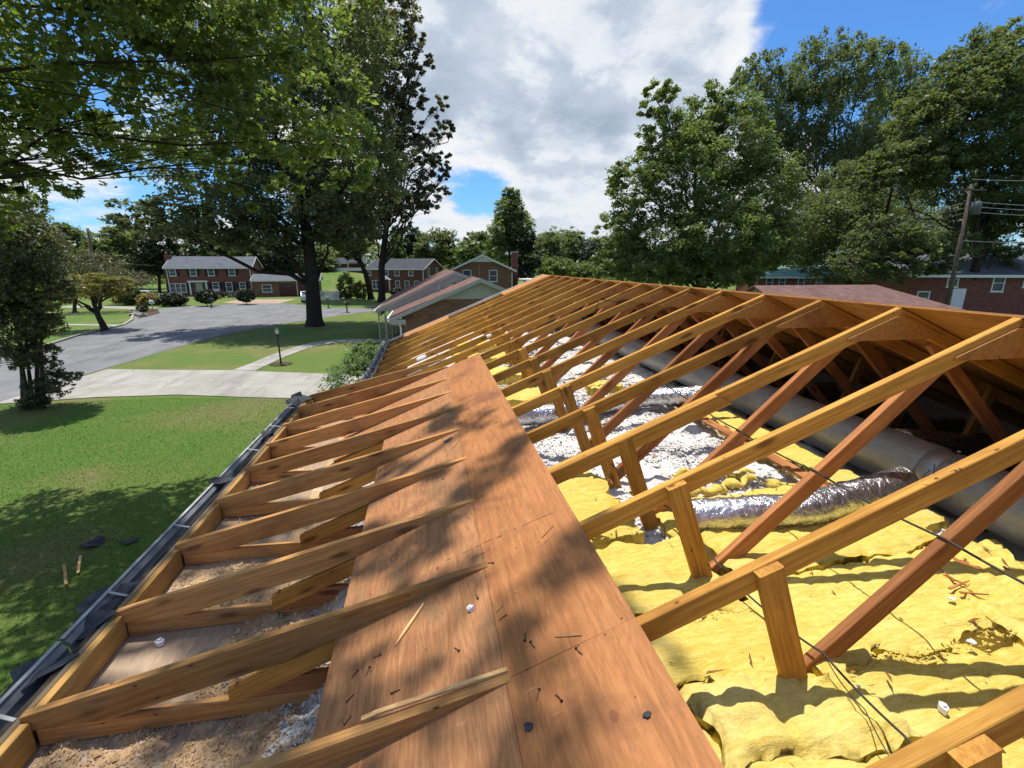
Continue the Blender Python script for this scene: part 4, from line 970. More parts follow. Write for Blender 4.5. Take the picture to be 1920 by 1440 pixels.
def gable_house(label, x, y, rz, w, d, hw, rise, brick, shing, trim='white', ov=.35, front_gable=False, z=0):
    H = House(label, x, y, rz, z=z)
    if not front_gable:        # ridge along x
        wl = MB().box((0, .0, 0), (w, d, hw))
        H.part('wall', wl, M[brick])
        [H.part('gable', MB().prism([(0, hw), (d, hw), (d/2, hw+rise)], g0, g0+.2, 'x'), M[brick]) for g0 in (0, w-.2)]
        k = rise/(d/2); e = hw-ov*k
        roof_slab('roof', (-ov, -ov, e), (w+ov, -ov, e), (w+ov, d/2, hw+rise), (-ov, d/2, hw+rise), .12, M[shing], H.o, H.base)
        roof_slab('roof', (w+ov, d+ov, e), (-ov, d+ov, e), (-ov, d/2, hw+rise), (w+ov, d/2, hw+rise), .12, M[shing], H.o, H.base)
        H.part('fascia', MB().box((-ov, -ov-.1, e-.12), (w+ov, -ov-.01, e+.1)), M[trim]); H.part('fascia', MB().box((-ov, d+ov+.01, e-.12), (w+ov, d+ov+.1, e+.1)), M[trim])
        for xx in (-ov-.04, w+ov): H.part('rake_trim', MB().prism([(-ov, e-.1), (-ov, e+.12), (d/2, hw+rise+.13), (d+ov, e+.12), (d+ov, e-.1), (d/2, hw+rise-.10)], xx, xx+.04, 'x'), M[trim])
    else:
        H.part('wall', MB().box((0, 0, 0), (w, d, hw)), M[brick])
        cut = .55
        H.part('gable', MB().prism([(0, hw), (w, hw), (w-w/2*cut, hw+rise*cut), (w/2*cut, hw+rise*cut)], 0, .2), M[brick])
        H.part('gable_panel', MB().prism([(w/2*cut, hw+rise*cut+.004), (w-w/2*cut, hw+rise*cut+.004), (w/2, hw+rise)], -.03, .2), M[trim])
        k = rise/(w/2); e = hw-ov*k
        roof_slab('roof', (-ov, d+ov, e), (-ov, -ov, e), (w/2, -ov, hw+rise), (w/2, d+ov, hw+rise), .12, M[shing], H.o, H.base)
        roof_slab('roof', (w+ov, -ov, e), (w+ov, d+ov, e), (w/2, d+ov, hw+rise), (w/2, -ov, hw+rise), .12, M[shing], H.o, H.base)
        H.part('rake_trim', MB().prism([(-ov, e-.12), (-ov, e+.12), (w/2, hw+rise+.13), (w+ov, e+.12), (w+ov, e-.12), (w/2, hw+rise-.12)], -ov-.05, -ov), M[trim])
        [H.part('fascia', MB().box((f0, -ov, e-.14), (f0+.1, d+ov, e+.10)), M[trim]) for f0 in (-ov-.1, w+ov)]
    return H
# colonial across the cul-de-sac
A = at_z(320, 556, 0); B_ = at_z(476, 553.5, 0)
w = (B_-A).length; rz = math.atan2(B_.y-A.y, B_.x-A.x)
H1 = gable_house('two storey red brick house with dark shutters across the cul-de-sac', A.x, A.y, rz, w, 8.4, 4.85, 1.75, 'brick_red', 'sh_grey')
for px in (331, 368, 401, 440): H1.window('f', (px-320)/156*w, 4.05, .85, 1.15, shutters=True)
H1.window('f', 16.5/156*w, 1.42, 2.3, 1.35, shutters=True, cols=3)
for px, h in ((406, 1.0), (431, 1.45), (456.5, 1.0)): H1.window('f', (px-320)/156*w, 1.72 if h < 1.2 else 1.5, .85, h, shutters=True)
for u in (86.2, 136.5): H1.part('window_panel', MB().box((u/156*w-.5, -.04, .75), (u/156*w+.5, .0, 1.12)), M['white'])
dx = 55/156*w
[H1.part('door_column', MB().box((q, -.55, .2), (q+.22, -.3, 2.35)), M['white']) for q in (dx-1.35, dx+1.13)]
H1.part('door_surround', MB().box((dx-1.5, -.65, 2.36), (dx+1.5, 0, 2.62)), M['white'])
H1.part('door', MB().box((dx-.5, -.05, .2), (dx+.5, 0, 2.25)), M['cream']); [H1.part('sidelight', MB().box((q, -.045, .4), (q+.42, 0, 2.2)), M['glass']) for q in (dx-1.0, dx+.58)]
H1.part('step', MB().box((dx-1.6, -1.2, 0), (dx+1.6, 0, .18)), M['brick_red'])
H1.part('chimney', MB().box((-1.25, 2.6, 0), (-.02, 4.4, 5.0)).box((-1.0, 2.9, 5.0), (-.1, 4.1, 7.0)), M['brick_red'])
[H1.part('downspout', MB().box((q, -.12, .1), (q+.11, -.01, 4.7)), M['white']) for q in (.05, w-.16)]
H1.window('l', 1.2, 4.05, .6, 1.15)
G1 = gable_house('low brick double garage beside the colonial house', *at_z(478, 557, 0).xy, rz+.04, 10.2, 7, 2.75, .85, 'brick', 'sh_grey')
for i, u in enumerate((5.15, 8.2)):
    do = G1.part('garage_door', MB().box((u-1.3, -.05, .0), (u+1.3, .0, 2.1)), M['dkred'])
    G1.part('door_window', MB().box((u-.9, -.06, 1.62), (u+.9, -.051, 1.86)), M['glass'], do)
G1.part('downspout', MB().box((6.62, -.1, .1), (6.72, -.01, 2.6)), M['white']); G1.window('f', 2.0, 1.4, 1.3, 1.1, shutters=False)
# second colonial, gable end towards us
a2 = R(-27); K = at_y(796, 545, 92)
H2 = gable_house('two storey dark brick house seen past the twin trunks', K.x-12.2*math.cos(a2), K.y-12.2*math.sin(a2), a2, 12.2, 8.0, at_y(795, 503.5, 92).z, 1.75, 'brick_dark', 'sh_black')
for px in (690, 724, 745, 771): H2.window('f', 12.2-(795-px)/108*12.2, 3.95, .85, 1.3)
for px in (745, 763, 781): H2.window('f', 12.2-(795-px)/108*12.2, 1.5, .85, 1.45)
H2.window('f', 12.2-(795-703)/108*12.2, 1.5, 1.5, 1.5, cols=2)
u = 12.2-(795-724)/108*12.2
H2.part('porch_gable', MB().prism([(u-1.4, 2.5), (u+1.4, 2.5), (u, 3.2)], -1.0, 0), M['white']); H2.part('door', MB().box((u-.5, -.05, 0), (u+.5, 0, 2.1)), M['dkred'])
[H2.part('porch_column', MB().box((q, -.95, 0), (q+.15, -.8, 2.49)), M['white']) for q in (u-1.2, u+1.05)]
for uu in (2.0, 5.6): H2.window('r', uu, 3.95, .75, 1.3, W=12.2)
H2.part('downspout', MB().box((12.05, -.12, .1), (12.16, -.01, 4.6)), M['white'])
# brick house with its gable towards us and a tall chimney
a3 = R(-6); L3 = at_y(848, 540, 64)
H3 = gable_house('brick house with a pale gable peak and tall chimney behind the roofs', L3.x, L3.y, a3, 8.1, 10, at_y(848, 506, 64).z, 1.85, 'brick', 'sh_grey', front_gable=True)
for px in (875, 922): H3.window('f', (px-848)/110*8.1, at_y(px, 517, 64).z, .95, 1.35)
H3.part('chimney', MB().box((8.12, 2.4, 0), (8.95, 3.7, at_y(957, 474, 64).z)), M['brick_dark']); H3.part('chimney_cap', MB().box((8.05, 2.3, at_y(957, 474, 64).z+.003), (9.02, 3.8, at_y(957, 470.5, 64).z)), M['stone'])
H3.part('downspout', MB().box((7.9, -.12, .1), (8.0, -.01, 4.3)), M['white']); H3.part('conduit', MB().box((3.6, -.07, 2), (3.66, -.01, 5.2)), M['cream'])
H3.part('porch_roof', MB().box((8.97, -.4, 3.25), (13.0, 4, 3.4)), M['white'])
# far ranch house on the left rise
def hill_z(x, y):
    r = np.sqrt(((x+24)/32)**2+((y-134)/50)**2); return np.where(r < 1, 4.2*(np.cos(np.pi*np.minimum(r, 1))+1)/2, 0)-.02
hx, hy = np.meshgrid(np.linspace(-56, 8, 40), np.linspace(84, 184, 50)); hi_ = (np.arange(39)[None]+40*np.arange(49)[:, None]).ravel()
tag(np_mesh('hill', np.c_[hx.ravel(), hy.ravel(), hill_z(hx, hy).ravel()], np.c_[hi_, hi_+1, hi_+41, hi_+40], M['lawn'], smooth=True), kind='structure')
hp = at_y(612, 520, 126); hb = float(hill_z(hp.x+4, hp.y))-.05
Hf = gable_house('low house with white trim far up the slope between tree trunks', hp.x, hp.y, R(4), 9.5, 7, at_y(640, 493, 126).z-hb, 1.2, 'brick_dark', 'sh_black', z=hb)
Hf.part('porch_wall', MB().box((1, -2.2, 0), (9.4, -2.0, .75)), M['white'])
[Hf.part('porch_column', MB().box((q, -1.8, 0), (q+.2, -1.6, 2.2)), M['white']) for q in (8.6, 5.4)]; Hf.part('porch_roof', MB().box((5.0, -2.0, 2.203), (9.4, -.04, 2.45)), M['white'])

# next door house: near gable, taller low wing behind it
N0 = House('single storey brown brick house next door with a mauve shingle roof', 2.75, 25, 0)
zt_ = Z0-2.66; ap = Z0-.80; hw = 4.6
rx = lambda x: x+2.75
def NB(name, mb, m, parent=None): return mb.build(name, M[m], parent or N0.o)
NB('wall', MB().box((-1.42, 25.35, 0), (6.9, 37, zt_-.02)), 'brick')
zc_ = Z0-1.78
NB('gable', MB().prism([(-1.42, zt_-.018), (6.92, zt_-.018), (6.92-.0, zt_+.15), (2.75+2.3, zc_), (2.75-2.3, zc_), (-1.42, zt_+.15)], 25.35, 25.55), 'brick')
NB('gable_panel', MB().prism([(2.75-2.45, zc_+.004), (2.75+2.45, zc_+.004), (2.75, ap-.05)], 25.30, 25.55), 'cream')
k = (ap-zt_)/4.6
for sg in (-1, 1):
    q = [(2.75+sg*4.75, 25.0, zt_-.06), (2.75+sg*4.75, 29.6, zt_-.06), (2.75, 29.6, ap), (2.75, 25.0, ap)]
    if sg > 0: q = [q[0], q[1], q[2], q[3]]
    else: q = [q[1], q[0], q[3], q[2]]
    roof_slab('roof', *q, .10, M['sh_brown'], N0.o, Matrix.Identity(4))
NB('rake_trim', MB().prism([(-2.02, zt_-.24), (-2.02, zt_-.04), (2.75, ap+.11), (7.5, zt_-.04), (7.5, zt_-.24), (2.75, ap-.10)], 24.93, 24.998), 'cream')
NB('eave_return', MB().box((-2.0, 24.95, zt_-.36), (-1.2, 25.34, zt_-.10)), 'cream')
NB('gutter', MB().box((-2.14, 24.9, zt_-.14), (-2.005, 29.0, zt_-.0)), 'white')
ds = MB().tube([(-1.95, 25.25, zt_-.15), (-1.5, 25.25, zt_-.42), (-1.48, 25.27, zt_-.6), (-1.48, 25.27, .2)], .05, 8); NB('downspout', ds, 'white')
xa, za = 1.70, Z0-.50; xe, ze = -3.12, Z0-2.72
roof_slab('roof', (xe, 44, ze), (xe, 29.3, ze), (xa, 29.3, za), (xa, 44, za), .1, M['sh_brown'], N0.o, Matrix.Identity(4))
roof_slab('roof', (7.5, 29.3, ze), (7.5, 44, ze), (xa, 44, za), (xa, 29.3, za), .1, M['sh_brown'], N0.o, Matrix.Identity(4))
NB('rake_wall', MB().prism([(xe+.1, ze-.0), (xa, za-.02), (7.0, ze), (7.0, ze-.5), (xa, za-.55), (-1.9, ze-.02)], 29.32, 29.45), 'cream')
NB('rake_trim', MB().prism([(xe, ze-.10), (xe, ze+.1), (xa, za+.10), (7.4, ze+.1), (7.4, ze-.10), (xa, za-.09)], 29.24, 29.298), 'cream')
NB('gutter', MB().box((xe-.13, 29.2, ze-.08), (xe-.005, 44, ze+.05)), 'white'); NB('eave_beam', MB().box((xe+.08, 29.5, ze-.3), (xe+.3, 43.5, ze-.02)), 'cream')
NB('wall', MB().box((-1.42, 37.01, 0), (6.9, 43.5, ze-.1)), 'brick')
for i in range(4):      # lattice porch columns
    yy = 29.55+i*4.2; z1 = ze-.31
    col = NB('porch_column', MB().box((xe+.08, yy, 0), (xe+.15, yy+.07, z1)).box((xe+.52, yy, 0), (xe+.59, yy+.07, z1)), 'cream')
    la = MB(); n = 11
    for j in range(n):
        za_, zb_ = z1*j/n, z1*(j+1)/n
        la.prism([(xe+.15, za_), (xe+.19, za_), (xe+.52, zb_), (xe+.48, zb_)], yy+.02, yy+.035); la.prism([(xe+.52, za_), (xe+.48, za_), (xe+.15, zb_), (xe+.19, zb_)], yy+.04, yy+.055)
    NB('lattice', la, 'cream', col)
NB('vent_pipe', MB().tube([(.65, 28.2, Z0-1.62), (.65, 28.2, Z0-1.12)], [.06, .06], 10).tube([(.65, 28.2, Z0-1.16), (.65, 28.2, Z0-1.10)], [.08, .08], 10), 'metal')
# right: low hip-roofed house, green-roofed house, large brick house
ra, rb = at_z(1412, 538, Z0-1.05), at_z(1640, 536.5, Z0-1.05); dr = (rb-ra).normalized(); pr = Vector((dr.y, -dr.x, 0))
HR = House('low house with a mauve brown hip roof just beyond our ridge', *((ra+rb)/2).xy, 0); run, drop = 4.2, 1.7
ea = ra+pr*run-Vector((0, 0, drop)); eb = rb+pr*run+dr*run*.9-Vector((0, 0, drop)); fa = ra-pr*run-Vector((0, 0, drop)); fb = rb-pr*run+dr*run*.9-Vector((0, 0, drop))
I4 = Matrix.Identity(4)
roof_slab('roof', ea, eb, rb, ra, .08, M['sh_brown'], HR.o, I4); roof_slab('roof', fb, fa, ra, rb, .08, M['sh_brown'], HR.o, I4); roof_slab('roof', eb, fb, rb, rb+Vector((0, 0, .001)), .08, M['sh_brown'], HR.o, I4)
ga, gb = ea+dr*.3-pr*.3, fa+dr*.3+pr*.3
MB().add([ga, gb, ra+dr*.3-Vector((0, 0, .03)), ga+dr*.2, gb+dr*.2, ra+dr*.5-Vector((0, 0, .03))], [(0, 1, 2), (5, 4, 3), (0, 3, 4, 1), (1, 4, 5, 2), (2, 5, 3, 0)]).build('gable', M['cream'], HR.o)
wv = [ea-pr*.5+dr*.5, eb-pr*.5-dr*.8, fb+pr*.5-dr*.8, fa+pr*.5+dr*.5]
MB().prism([(p.x, p.y) for p in wv], 0, ea.z+.05, 'z').build('wall', M['brick'], HR.o)
gl = at_y(1418, 560, 62); zg = at_y(1430, 518, 62).z
HG = gable_house('brick house with a sea green roof half hidden by the maple', gl.x, gl.y, R(-14), 14, 8, zg, 1.45, 'brick_red', 'sh_green', ov=.4)
for px in (1432, 1452, 1482, 1510): HG.window('f', (px-1418)/880*62*1.25+.3, zg-.85, .75, 1.05)
HG.part('belt_trim', MB().box((-.02, -.06, zg-2.0), (14, -.005, zg-1.75)), M['white'])
hl = at_y(1705, 560, 34)
HB = gable_house('large two storey red brick house behind the utility pole', hl.x, hl.y, R(-17), 17, 9, at_y(1840, 514, 32).z, 1.6, 'brick_red', 'sh_grey', ov=.45)
sc_ = 32*1.18/880
for px, zc2, ww_, hh_ in ((1838, 531, .75, 1.25), (1884, 527, .55, .85), (1915, 527, .6, .95), (1722, 562, .8, .95), (1918, 578, 1.1, 1.0), (1765, 525, .7, 1.1)):
    HB.window('f', (px-1705)*sc_*1.1+.2, at_y(px, zc2, 32).z, ww_, hh_)
u = (1779-1705)*sc_*1.1+.2
HB.part('door', MB().box((u-.5, -.05, 1.4), (u+.5, -.0, 3.35)), M['white']); HB.part('bracket_lamp', MB().tube([(u+5.4, -.05, 2.65), (u+5.4, -.35, 2.75), (u+5.2, -.5, 2.6)], .03, 6), M['white'])

# ------------------------------------------------------------------ trees and shrubs
DIAMOND = np.array([(-.5, 0, 0), (-.05, -.27, .05), (.5, 0, 0), (-.05, .27, .05)])
st = []
for i in range(10):
    a = math.pi*2*i/10; r = [.62, .26, .56, .24, .46, .12, .46, .24, .56, .26][i]; st.append((r*math.cos(a), r*math.sin(a), .06*math.cos(3*a)))
STAR = np.array(st)
OVAL = np.array([(-.5, 0, 0), (-.2, -.22, .04), (.2, -.2, .05), (.55, 0, 0), (.2, .2, .05), (-.2, .22, .04)])
def leaf_mesh(name, pos, size, tpl, m, parent, droop=.35, spread=1.0):
    n = len(pos); k = len(tpl)
    a = rng.uniform(0, 2*np.pi, n); t = rng.normal(droop, .45*spread, n); b = rng.normal(0, .55*spread, n)
    V = np.repeat(tpl[None], n, 0)*size[:, None, None]
    x, y, z = V[..., 0], V[..., 1], V[..., 2]
    cb, sb = np.cos(b)[:, None], np.sin(b)[:, None]; y, z = y*cb-z*sb, y*sb+z*cb
    ct, st_ = np.cos(t)[:, None], np.sin(t)[:, None]; x, z = x*ct+z*st_, -x*st_+z*ct
    ca, sa = np.cos(a)[:, None], np.sin(a)[:, None]; x, y = x*ca-y*sa, x*sa+y*ca
    V = np.stack([x, y, z], -1)+pos[:, None]
    return np_mesh(name, V.reshape(-1, 3), np.arange(n*k).reshape(n, k), M[m], parent)
def tree(name, label, base, blobs, leafmat, n_leaf, leaf, tpl=DIAMOND, bark='bark', r0=.3, clump=.16, cl_leaf=26, group=None, cat='tree', fork=.35, droop=.3, stems=None, shell=.45, twig=True, flat_=.7, kids_per=9, apex_xy=None, limb=.42, fill=None, jit=1.0):
    """trunk with limbs to every foliage mass, twigs to the clumps, leaves scattered clump by clump"""
    base = Vector(base); o = tag(empty(name, base), label, cat, group)
    bl = []
    for b in blobs:
        if b[0] == 'm': c = Vector(b[1:4]); r = np.array(b[4:7])
        else:
            px, py, yy, rx, rz_ = b[:5]; c = at_y(px, py, yy); dep = (c-Vector((0, 0, Z0))).dot(FW)/F
            r = np.array([rx*dep, b[5] if len(b) > 5 else min(rx*dep*.9, 6), rz_*dep])
        bl.append((np.array(c), r))
    wgt = np.array([np.prod(r)**(2/3) for c, r in bl]); wgt /= wgt.sum()
    pos = []; centers = []
    for (c, r), w_ in zip(bl, wgt):
        nl = int(n_leaf*w_); nc = max(5, nl//cl_leaf)
        dv_ = rng.normal(0, 1, (nc, 3)); dv_ /= np.linalg.norm(dv_, axis=1)[:, None]
        f = shell+(1-shell)*rng.random(nc)**.6
        cc = c+dv_*r*f[:, None]; cc[:, 2] = np.maximum(cc[:, 2], .15)
        cr = clump*r.mean()*rng.uniform(.6, 1.35, nc)
        k = rng.integers(0, nc, nl); off = rng.normal(0, 1, (nl, 3)); off /= np.maximum(1e-6, np.linalg.norm(off, axis=1))[:, None]; off *= (rng.random(nl)**.5)[:, None]
        p = cc[k]+off*cr[k][:, None]*np.array([1.15, 1.15, flat_]); pos.append(p); centers.append(cc)
    pos = np.concatenate(pos); pos[:, 2] = np.maximum(pos[:, 2], .05)
    size = leaf*rng.uniform(.65, 1.3, len(pos))
    tr = MB()
    allc = np.array([c for c, r in bl]); top = Vector(allc.mean(0))
    roots = stems or [base]
    for si, st0 in enumerate(roots):
        st0 = Vector(st0); zmax = max(c[2] for c, r in bl); zmin = min(c[2]-r[2]*.3 for c, r in bl)
        apex = Vector((top.x, top.y, base.z+(zmax-base.z)*.85)) if len(roots) == 1 else Vector(bl[si % len(bl)][0])
        if apex_xy is not None: apex.x, apex.y = apex_xy
        pts = [st0]; 
        for i in range(1, 7):
            t_ = i/6; p = st0.lerp(apex, t_**1.3 if len(roots) == 1 else t_); p.z = st0.z+(apex.z-st0.z)*t_; p += Vector((rng.normal(0, .25), rng.normal(0, .25), 0))*r0*(1 if i < 6 else .3); pts.append(p)
        rad = [r0*1.35]+[r0*(1-.80*(i/6)) for i in range(1, 7)]
        if len(roots) == 1: pts.insert(1, st0.lerp(pts[1], .18)); rad.insert(1, r0*1.02)
        tr.tube(pts, rad, 9, False)
        for bi, (c, r) in enumerate(bl):
            if len(roots) > 1 and bi % len(roots) != si: continue
            cz = Vector(c); hh = base.z+max(.12, fork)*(cz.z-base.z)
            q = min(pts[1:], key=lambda p: abs(p.z-min(hh+.25*(cz.z-hh), apex.z*.92)))
            md = q.lerp(cz, .5)+Vector((rng.normal(0, .12), rng.normal(0, .12), .10))*(cz-q).length*.6
            rr = r0*limb; Ll = (cz-q).length; l1 = []
            for j in range(9):
                t_ = j/8; p = q.lerp(md, t_*2) if t_ < .5 else md.lerp(cz, t_*2-1)
                if 0 < j < 8: p = p+Vector((rng.normal(0, .03), rng.normal(0, .03), rng.normal(.01, .03)))*Ll*jit
                l1.append(p)
            tr.tube(l1, [rr*(1-.75*j/8) for j in range(9)], 6, False)
            if twig:
                for kx in rng.integers(0, len(centers[bi]), kids_per):
                    e = Vector(centers[bi][kx]); s_ = random.choice(l1[4:]); m2 = s_.lerp(e, .5)+Vector((0, 0, .06*(e-s_).length))
                    tr.tube([s_, m2, e], [rr*.26, rr*.18, rr*.06], 4, False)
    trk = tr.build('trunk', M[bark], o, smooth=True)
    if fill is not None:
        k = rng.random(len(pos)) < .65; leaf_mesh('crown', pos[k], size[k], tpl, leafmat, o, droop); leaf_mesh('crown', pos[~k], size[~k]*1.1, fill, leafmat, o, droop)
    else: leaf_mesh('crown', pos, size, tpl, leafmat, o, droop)
    return o
# the maple on our lawn whose branches hang into the picture
tree('maple_tree', 'large green maple overhanging the lawn with star shaped leaves, trunk out of view', (-13.2, 8.8, 0), [
    ('m', -8.8, 9.3, Z0+4.6, 4.2, 3.6, 3.2), ('m', -4.1, 10.7, Z0+6.0, 2.6, 2.4, 2.7), ('m', -7.2, 12.4, Z0+5.2, 3.0, 2.2, 3.4), ('m', -9.4, 12.0, Z0+2.6, 2.6, 2.0, 1.9),
    ('m', -5.4, 12.0, Z0+3.1, 2.2, 1.9, 1.55), ('m', -2.55, 11.6, Z0+4.2, 1.55, 1.4, 2.6), ('m', -2.0, 12.2, Z0+2.6, 1.1, 1.0, 1.2), ('m', -3.7, 12.4, Z0+2.2, 1.2, 1.0, 1.0), ('m', -7.6, 11.6, Z0+2.3, 1.5, 1.3, .9),
    ('m', -4.6, 8.6, Z0+7.0, 2.2, 1.6, 1.2), ('m', -11.6, 10.4, Z0+2.8, 2.6, 2.6, 3.4), ('m', -9.9, 11.6, Z0+1.6, 1.5, 1.2, .9), ('m', -9.5, 11.4, Z0+.8, 1.1, .9, .6), ('m', -8.5, 11.8, Z0+1.7, .8, .8, .5), ('m', -8.6, 11.2, Z0+2.7, 1.5, 1.3, 1.0), ('m', -4.2, 11.6, Z0+5.0, 1.8, 1.6, 2.2), ('m', -5.6, 10.6, Z0+4.6, 2.0, 1.6, 2.0)], 'lf_maple', 49000, .155, STAR, 'bark_dark', .30, .17, 40, droop=.5, fork=.5, kids_per=8, limb=.15, jit=.45, fill=OVAL, apex_xy=(-11, 9.6))
tree('maple_tree', 'overhead maple boughs above the roof, shading the tails and lawn', (-12.9, 4.6, 0), [
    ('m', -3.5, 4.6, Z0+10.2, 2.1, 2.4, 1.3), ('m', -2.1, 3.4, Z0+11.0, 1.3, 1.7, .8), ('m', -6.9, 5.2, Z0+8.6, 3.2, 3.4, 1.8), ('m', -11, 3, Z0+6, 3.5, 4, 2.5), ('m', -4.4, 1.4, Z0+9.4, 2.6, 2.4, 1.3), ('m', -1.45, 4.8, Z0+11, .9, 1.2, .5), ('m', -1.25, 6.5, Z0+11, .8, 1.1, .45), ('m', -3.3, 6.4, Z0+10.5, 1.2, 1.3, .6)],
    'lf_maple', 16500, .16, OVAL, 'bark_dark', .3, .22, 30, droop=.4, fork=.5, limb=.3)
# big oak by the street and the dark trees behind it
tree('oak_tree', 'huge spreading oak by the cul-de-sac with a thick grey trunk', at_z(591, 611, 0), [
    (310, 405, 42, 95, 42, 4), (255, 425, 42, 45, 22, 3), (420, 405, 43, 120, 60, 5), (400, 300, 44, 120, 90, 5), (560, 380, 44, 130, 75, 6), (560, 210, 44, 150, 130, 7), (670, 300, 44, 100, 110, 5), (470, 100, 44, 150, 110, 6), (640, 60, 44, 110, 110, 6), (640, 430, 44, 70, 35, 4), (505, 445, 43, 90, 30, 4)],
    'lf_oak', 56000, .40, DIAMOND, 'bark_dark', .68, .18, 34, fork=.28, kids_per=12, limb=.28, apex_xy=(-9.6, 44.2))
tree('oak_tree', 'tall dark purplish tree with airy sprays against the clouds', at_z(716, 567, 0), [
    (700, 70, 68, 62, 85, 5), (735, 20, 68, 50, 60, 5), (705, 215, 68, 70, 80, 5), (740, 150, 68, 50, 60, 4), (780, 75, 68, 26, 34, 3), (795, 120, 68, 18, 24, 2.4), (772, 190, 68, 36, 30, 3), (815, 240, 68, 36, 18, 3), (845, 244, 68, 14, 8, 1.4), (770, 290, 68, 55, 45, 4), (815, 345, 68, 34, 28, 3), (835, 325, 68, 18, 14, 2), (760, 370, 68, 62, 36, 4), (705, 330, 68, 60, 70, 4), (720, 415, 68, 52, 34, 3), (800, 300, 68, 24, 18, 2), (790, 380, 68, 40, 26, 3), (830, 300, 68, 20, 14, 2), (820, 200, 68, 22, 22, 2), (755, 240, 68, 40, 40, 3)],
    'lf_red', 34000, .48, DIAMOND, 'bark_dark', .52, .15, 40, fork=.22, shell=.35, kids_per=10, limb=.3)
tree('oak_tree', 'second dark tree with its trunk just left of the tall purplish one', at_z(696, 561, 0), [
    (660, 440, 74, 46, 34, 4), (640, 380, 74, 60, 60, 5), (690, 390, 74, 40, 60, 4), (600, 400, 76, 60, 50, 5), (655, 470, 74, 30, 16, 3)], 'lf_red', 14000, .56, DIAMOND, 'bark_dark', .5, .2, 24, fork=.3)
# right hand trees
tree('maple_tree', 'broad bright green maple beyond the middle of our ridge', at_y(1300, 720, 38).xy[:]+(0,), [
    (1165, 440, 38, 50, 48, 3), (1190, 350, 38, 55, 55, 3), (1245, 260, 39, 46, 60, 3), (1228, 185, 39, 36, 26, 2.4), (1285, 330, 38, 80, 90, 4), (1320, 215, 40, 50, 50, 3), (1370, 270, 40, 70, 90, 4), (1420, 360, 39, 80, 80, 4), (1255, 450, 37, 90, 55, 4), (1350, 440, 37, 100, 70, 4), (1140, 495, 38, 40, 28, 2.5), (1230, 500, 37, 90, 34, 3), (1440, 460, 39, 60, 60, 3), (1340, 510, 37, 90, 30, 3)],
    'lf_right', 90000, .30, DIAMOND, 'bark', .34, .16, 44, fork=.25, kids_per=9)
tree('tall_tree', 'tall feathery grey green tree behind the bright maple', at_y(1530, 720, 62).xy[:]+(0,), [
    (1420, 140, 62, 42, 36, 4), (1455, 205, 62, 60, 70, 5), (1530, 130, 62, 50, 66, 4), (1505, 210, 62, 60, 70, 5), (1590, 130, 62, 46, 54, 4), (1640, 125, 63, 34, 50, 4), (1590, 230, 62, 70, 80, 5), (1540, 330, 62, 80, 80, 5), (1460, 320, 62, 60, 70, 5), (1640, 300, 62, 50, 70, 5), (1620, 400, 60, 70, 60, 5), (1500, 420, 60, 60, 50, 5), (1680, 380, 60, 60, 50, 5)],
    'lf_tall', 66000, .42, DIAMOND, 'bark', .38, .17, 36, fork=.2, droop=-.5, flat_=1.2)
tree('tall_tree', 'narrow grey green tree top between the feathery tree and the big right tree', at_y(1690, 720, 66).xy[:]+(0,), [
    (1690, 150, 66, 34, 44, 4), (1670, 230, 66, 50, 60, 4), (1720, 230, 66, 40, 60, 4), (1690, 330, 66, 60, 60, 5)], 'lf_tall', 26000, .42, DIAMOND, 'bark', .34, .20, 26, droop=-.5, flat_=1.2)
tree('shade_tree', 'massive olive green tree filling the right edge above the utility pole', at_y(1803, 640, 33).xy[:]+(0,), [
    (1860, 110, 33, 70, 60, 4), (1925, 120, 33, 60, 80, 4), (1800, 160, 33, 60, 60, 4), (1760, 225, 33, 66, 66, 4), (1850, 230, 32, 90, 80, 4), (1690, 300, 33, 60, 34, 3), (1740, 310, 33, 70, 38, 3), (1640, 335, 33, 36, 24, 2), (1830, 330, 33, 90, 56, 4), (1920, 330, 33, 70, 90, 4), (1900, 440, 33, 50, 60, 3), (1860, 400, 33, 60, 40, 3), (1960, 200, 33, 60, 120, 4)],
    'lf_olive', 90000, .29, DIAMOND, 'bark_dark', .42, .17, 44, fork=.35, kids_per=10, limb=.2)
tree('shade_tree', 'dark dense tree between the green roof and the utility pole', at_y(1620, 640, 44).xy[:]+(0,), [
    (1540, 420, 44, 70, 60, 4), (1600, 400, 45, 70, 60, 4), (1660, 430, 44, 70, 55, 4), (1560, 490, 43, 80, 45, 3), (1640, 500, 43, 80, 40, 3), (1720, 470, 44, 50, 60, 3), (1590, 340, 46, 50, 40, 3), (1610, 490, 31, 60, 40, 2), (1680, 495, 29.5, 46, 36, 1.6), (1745, 478, 30, 46, 32, 1.5), (1795, 462, 30, 34, 30, 1.4), (1760, 505, 30, 36, 16, 1.2), (1710, 470, 29.5, 36, 46, 1.6), (1650, 440, 31, 60, 40, 2)],
    'lf_olive', 62000, .28, DIAMOND, 'bark_dark', .4, .19, 28)
tree('shade_tree', 'dark green tree with a pale trunk left of the green roof', at_y(1404, 640, 52).xy[:]+(0,), [
    (1395, 440, 52, 60, 50, 3), (1440, 450, 52, 50, 40, 3), (1360, 480, 52, 60, 36, 3), (1420, 490, 53, 50, 16, 3)], 'lf_olive', 20000, .30, DIAMOND, 'bark', .5, .19, 28)
